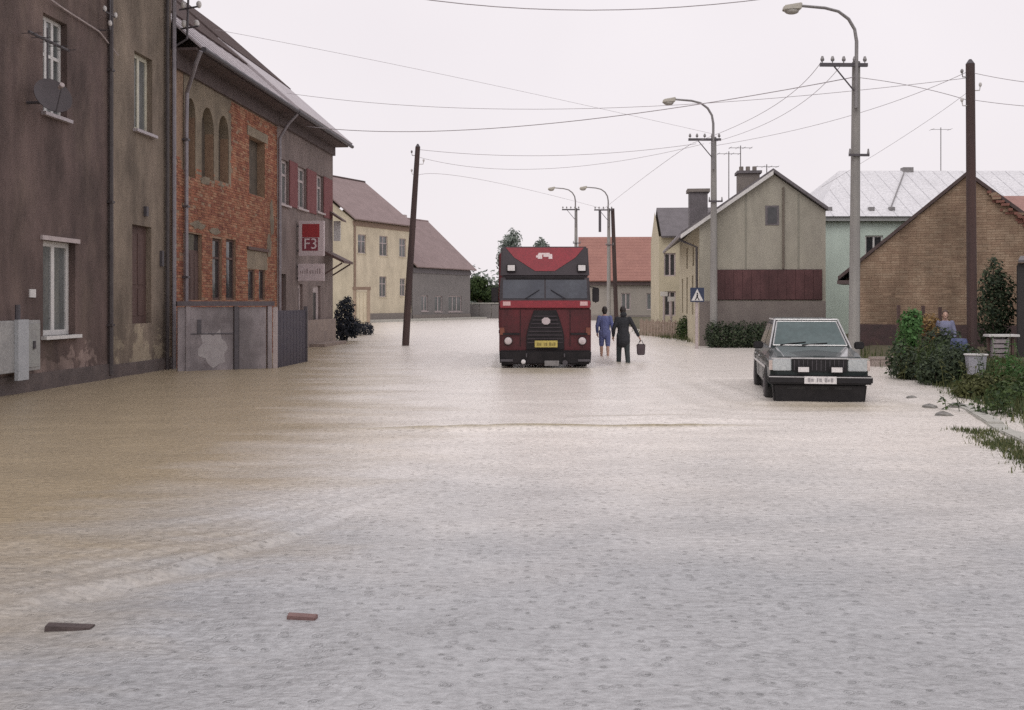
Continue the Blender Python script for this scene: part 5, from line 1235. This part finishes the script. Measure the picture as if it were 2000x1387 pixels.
# shrubs of the garden
def shrub(px, pyb, Y, label, blobs, n, size, m_, seed, nm='garden_shrub'):
    p = at(px, pyb, Y); z_ = max(0, gh1(p.x, Y)); return bush(nm, label, 'shrub', (p.x, Y, z_-.05), blobs, n, size, m_, seed, 'shrubs in the flooded garden')
shrub(1778, 745, 24.5, 'bright green leafy shrub right of the car', [(0,0,1.15,.3,.35,.5),(-.08,.1,.7,.28,.3,.45),(.12,0,1.35,.2,.25,.3)], 1500, .09, L_VIV, 1)
shrub(1800, 760, 22.5, 'dark shrub at the water edge below the bright green one', [(0,0,.35,.6,.5,.4),(.5,0,.45,.5,.5,.5),(-.4,.2,.45,.35,.4,.5)], 2300, .085, L_DARK, 2)
shrub(1855, 770, 21, 'dark bushy shrub in the middle of the garden edge', [(0,0,.4,.55,.5,.45),(.35,.1,.55,.4,.4,.4),(-.35,0,.3,.4,.4,.35)], 2200, .085, L_DARK, 3)
shrub(1925, 800, 18.2, 'olive yellowish shrub near the white tub', [(0,0,.22,.45,.45,.28),(.35,0,.2,.4,.4,.26),(-.3,0,.15,.3,.35,.24)], 2000, .075, L_OLIVE, 4)
shrub(1985, 815, 17, 'mid green shrub cut by the right picture edge', [(0,0,.15,.5,.5,.3),(.5,0,.25,.5,.5,.35)], 1800, .08, L_MID, 5)
shrub(1815, 700, 26.5, 'rusty yellow flowering shrub between the fence stakes', [(0,0,1.1,.28,.3,.28),(.12,0,.8,.3,.3,.3)], 700, .08, L_FLOW, 6)
shrub(1830, 712, 25.8, 'dark leafy shrub under the rusty flowers', [(0,0,.5,.5,.4,.5),(.35,0,.45,.4,.4,.5)], 1400, .09, L_DARK, 7)
def weed(px, pyb, Y, label, n, H, m_, seed):
    p = at(px, pyb, Y); z_ = max(-.05, gh1(p.x, Y)); t = thing('tall_weed', label, 'plant', (p.x, Y, z_), 0, 'tall weeds of the verge'); rn_ = random.Random(seed); mb = MB(); st_ = MB()
    for k in range(n):
        x_, y_ = rn_.gauss(0,.28), rn_.gauss(0,.3); h_ = H*rn_.uniform(.5,1.1); lx, ly = rn_.gauss(0,.14), rn_.gauss(0,.12)
        st_.tube([(x_,y_,-.1),(x_+lx*.4,y_+ly*.4,h_*.6),(x_+lx,y_+ly,h_)], [.008,.006,.003], 4)
        for q in range(12):
            f_ = rn_.uniform(.15,1); c_ = Vector((x_+lx*f_*f_,y_+ly*f_*f_,h_*f_)); a_ = rn_.uniform(0,6.28); L_ = rn_.uniform(.07,.17)*(1.25-f_*.6); d_ = Vector((math.cos(a_),math.sin(a_),rn_.uniform(-.5,.5))); sd = Vector((-d_.y,d_.x,rn_.uniform(-.3,.3)))*L_*.22
            mb.add([c_, c_+d_*L_*.5+sd, c_+d_*L_-Vector((0,0,L_*.25)), c_+d_*L_*.5-sd], [(0,1,2),(0,2,3)])
    tag(mb.build('leaf_mass', m_, t, recalc=False), kind='stuff'); tag(st_.build('stalks', m_, t, recalc=False), kind='stuff')
weed(1765, 748, 23.3, 'tall dark weeds at the left end of the verge', 22, 1.0, L_MID, 51)
weed(1795, 752, 22.6, 'ragged weeds in front of the bright green shrub', 26, .9, L_OLIVE, 52)
weed(1832, 765, 21.6, 'ragged green weeds before the rusty flowers', 26, 1.05, L_MID, 53)
weed(1872, 775, 20.6, 'dense dark weeds below the blue barrel', 28, .9, L_DARK, 54)
weed(1900, 785, 19.6, 'pale olive weeds in front of the white tub', 20, .55, L_OLIVE, 55)
weed(1945, 800, 18.4, 'leafy weeds beneath the grey crate', 26, .75, L_MID, 56)
weed(1985, 790, 19.0, 'tall green weeds at the right picture edge', 26, .95, L_VIV, 57)
weed(1960, 835, 15.6, 'low weeds beside the kerb at the right edge', 22, .4, L_MID, 58)
shrub(1940, 740, 27.5, 'tall dark arched conifer right of the garden pole', [(0,0,1.2,.5,.5,1.2),(0,0,2.1,.32,.35,.7),(.25,0,1.5,.4,.4,.9)], 2600, .1, L_DARK, 8, 'dark_conifer')
hg = shrub(1440, 680, 38.2, 'clipped dark green hedge below the maroon boarding', [(-.95+k*.4,0,.5,.34,.4,.58) for k in range(6)], 5200, .09, L_DARK, 9, 'clipped_hedge')
hg['group'] = 'roadside greenery by the gable house'
s_ = shrub(1337, 664, 46.5, 'small green shrub left of the blue road sign', [(0,0,.5,.45,.5,.6),(.2,.3,.7,.35,.4,.5)], 1300, .1, L_MID, 10); s_['group'] = 'roadside greenery by the gable house'
# picket fence far right
p0, p1 = at(1250, 655, 52.5), at(1330, 664, 47.6)
d = (p1-p0); d.z = 0; L_ = d.length
pf = thing('picket_fence', 'weathered picket fence along the right pavement beyond the people', 'fence', (p0.x, p0.y, 0), math.atan2(d.y, d.x))
k = 0; xx = 0.0; PK = mat('weathered_picket', (.4,.33,.27), (.28,.2,.16), .85, 5, .3, 40, island=0)
while xx < L_:
    MB().box(xx, xx+.1, -.015, .015, -.3, .82+.06*math.sin(k*1.7)).build('picket', PK, pf); xx += .19; k += 1
for z_ in (.25, .65): MB().box(0, L_, .016, .05, z_, z_+.07).build('rail', PK, pf)
for px, ph in ((1297,578),(1311,588)):
    p = at(px, 655, 52); t = thing('white_post', 'pale post with a white cap %s' % ('farther left by the picket fence' if px == 1297 else 'nearer the green shrub'), 'post', (p.x, p.y, 0), 0, 'pale posts by the picket fence')
    zt = EYE-(ph-HY)/F*52; m = MB(); m.tube([(0,0,-.4),(0,0,zt)], .06, 8); m.build('shaft', PINKW, t); MB().box(-.18, .18, -.05, .05, zt-.02, zt+.22).build('cap', WHITE, t)
# road sign
p = at(1361, 679, 37.4); rs = thing('road_sign', 'square blue road sign with white triangle on a pale post', 'road sign', (p.x, p.y, 0), 0)
zt = EYE-(565-HY)/F*37.4; m = MB(); m.tube([(0,0,-.4),(0,0,zt)], .06, 8); m.build('post', PINKW, rs)
pn = MB().box(-.26, .26, -.085, -.062, zt-.48, zt+.06).build('panel', mat('sign_blue', (.035,.05,.1), (.03,.042,.085), .5, 4), rs)
MB().prism([(-.22,zt-.43),(.22,zt-.43),(0,zt+.01)], -.092, -.086, 'y').build('white_triangle', WHITE, pn)
fg = MB(); fg.ell((0,-.094,zt-.16), .03,.004,.03); fg.prism([(-.03,zt-.2),(.03,zt-.2),(.025,zt-.3),(.09,zt-.41),(.05,zt-.41),(0,zt-.32),(-.06,zt-.41),(-.1,zt-.41),(-.03,zt-.29)], -.098, -.0925, 'y'); fg.build('walking_figure', LB, pn)
# garden odds and ends
p = at(1906, 731, 20.3); tb = thing('white_tub', 'whitish plastic tub standing by the garden pole', 'tub', (p.x, p.y, max(0, p.z)), 0)
m = MB(); m.tube([(0,0,0),(0,0,.4)], [.17,.21], 16, cap=False); m.tube([(0,0,.01),(0,0,.02)], .165, 16); m.build('bucket', mat('tub_white', (.45,.45,.5), (.34,.34,.38), .6, 5, dirt=.4), tb)
m = MB(); m.tube([(.22*math.cos(a), .22*math.sin(a), .4) for a in np.linspace(0, 2*math.pi, 17)], .016, 6); m.build('rim', WHITE, tb)
p = at(1949, 700, 24.5); bxn = thing('grey_crate', 'grey slatted crate under the white plank by the dark shed', 'crate', (p.x, p.y, p.z), 0)
for k in range(4): MB().box(-.2, .2, -.16, -.14, .02+k*.12, .11+k*.12).build('slat', CONC, bxn)
for x_ in (-.2, .17): MB().box(x_, x_+.03, -.139, .16, 0, .5).build('side', CONC, bxn)
MB().box(-.2, .2, .14, .16, 0, .5).build('back', CONC, bxn)
p = at(1950, 655, 24.6); o = MB().box(-.38, .38, -.2, .1, -.03, .03).build('white_plank', WHITE, None, bevel=.005); o.location = (p.x, p.y-.1, p.z); tag(o, 'white plank lying on supports before the dark shed', 'plank')
for x_ in (-.3,.3): MB().box(x_-.03, x_+.03, -.03, .03, -1.1, -.032).build('support', WOODD, o)
sh = thing('dark_shed', 'dark timber shed cut by the right picture edge', 'shed', (13.0, 25.6, 0), R(-28))
for k in range(8): MB().box(k*.3+.005, k*.3+.295, 0, .03, -.2, 2.75).build('board', mat('shed_dark', (.035,.032,.033), (.055,.05,.05), .85, 4, .3, 40, streak=.1), sh)
MB().box(-.02, 2.5, .031, 3, -.2, 2.7).build('body', mat('shed_dark', (.035,.032,.033)), sh); m = MB(); slab(m, .02, 2.7, -.12, 2.76, 3.0, 3.0, .06); m.build('roof', SLATE, sh)
for k, (px, pt_) in enumerate(((1755,596),(1803,597),(1836,600))):
    p = at(px, 705, 27.6); zt = EYE-(pt_-HY)/F*27.6; o = MB().box(-.04, .04, -.03, .03, -.3, zt).build('fence_stake', WOODD, None); o.location = (p.x, 27.6, 0)
    tag(o, ('leftmost dark fence stake rising from the bright green shrub', 'middle dark fence stake beside the rusty flowers', 'right dark fence stake behind the person in the garden')[k], 'stake', 'garden fence stakes')
p = at(1846, 720, 26.3); person('brown haired person in bluish jacket standing behind the garden shrubs', (p.x, 26.3, -.1), R(160), 1.62, .05, None, None, mat('bluish_jacket', (.2,.21,.33), (.28,.29,.4), .85, 6, .2, 60), DGRN, .12, HAIRB, .75)
p = at(1873, 715, 24.5); br_ = thing('blue_barrel', 'blue plastic barrel half hidden by shrubs beside the garden pole', 'barrel', (p.x, 24.5, 0), 0)
m = MB(); m.tube([(0,0,0),(0,0,.08),(0,0,.3),(0,0,.32),(0,0,.55),(0,0,.57),(0,0,.78),(0,0,.85)], [.17,.19,.21,.215,.215,.21,.195,.17], 18); m.build('drum', mat('barrel_blue', (.07,.09,.2), (.1,.12,.24), .5, 5), br_)
for z_ in (.31, .56):
    m = MB(); m.tube([(.213*math.cos(a), .213*math.sin(a), z_) for a in np.linspace(0, 2*math.pi, 19)], .012, 6); m.build('hoop', mat('barrel_blue', (.07,.09,.2)), br_)
p = at(1735, 712, 27); lw = thing('low_wall', 'low pale brick garden wall just right of the car', 'wall', (p.x-.45, 27, 0), R(4))
for k in range(6): MB().box(k*.25+.008, k*.25+.242, 0, .15, .02 if k % 2 else -.2, .19).build('block', mat('pinkish_block', (.42,.36,.32), (.34,.28,.26), .9, 4, .4, 40), lw)
MB().box(-.02, 1.52, -.02, .17, .192, .26).build('coping', mat('pinkish_block', (.42,.36,.32)), lw)
# stones and flotsam at the edge
STN = mat('wet_stone', (.16,.155,.145), (.25,.24,.22), .5, 6, .5, 30)
for k, (px, py, s_, lb) in enumerate(((1815,796,.1,'flat wet stone breaking the water right of the car'),(1843,812,.11,'wet stone lowest in the row near the kerb'),(1870,795,.12,'upright wet stone near the kerb'),(1780,778,.08,'small wet stone nearest the car'))):
    Y = EYE*F/(py-HY); p = at(px, py, Y); mb = MB(); mb.ell((0,0,0), s_*1.3, s_, s_*.6, 10, 6); rr = random.Random(k)
    mb.v = [tuple(c*(1+rr.uniform(-.15,.15)) for c in v) for v in mb.v]
    o = mb.build('stone', STN, None); o.location = (p.x, Y, .0); tag(o, lb, 'stone', 'stones at the flooded edge')
FLW = mat('soaked_timber', (.06,.045,.045), (.1,.075,.07), .6, 8, .4, 40, streak=1)
for px, py, L_, m_, lb, rz in ((136,1227,.25,FLW,'dark soaked piece of wood floating at lower left',2),(590,1207,.165,mat('reddish_timber', (.22,.13,.12), (.15,.09,.085), .6, 8, .4, 40),'short reddish wooden block floating in the foreground',-1)):
    Y = EYE*F/(py-HY); p = at(px, py, Y); o = MB().hexa([(-L_/2,-.03,-.03),(L_/2,-.028,-.03),(L_/2,.03,-.03),(-L_/2,.032,-.03),(-L_/2+.004,-.028,.026),(L_/2-.006,-.03,.022),(L_/2,.028,.024),(-L_/2,.03,.027)]).build('floating_wood', m_, None, bevel=.003)
    o.location = (p.x, Y, -.008); o.rotation_euler = (R(3),R(2),R(rz)); tag(o, lb, 'driftwood', 'wood floating in the foreground')
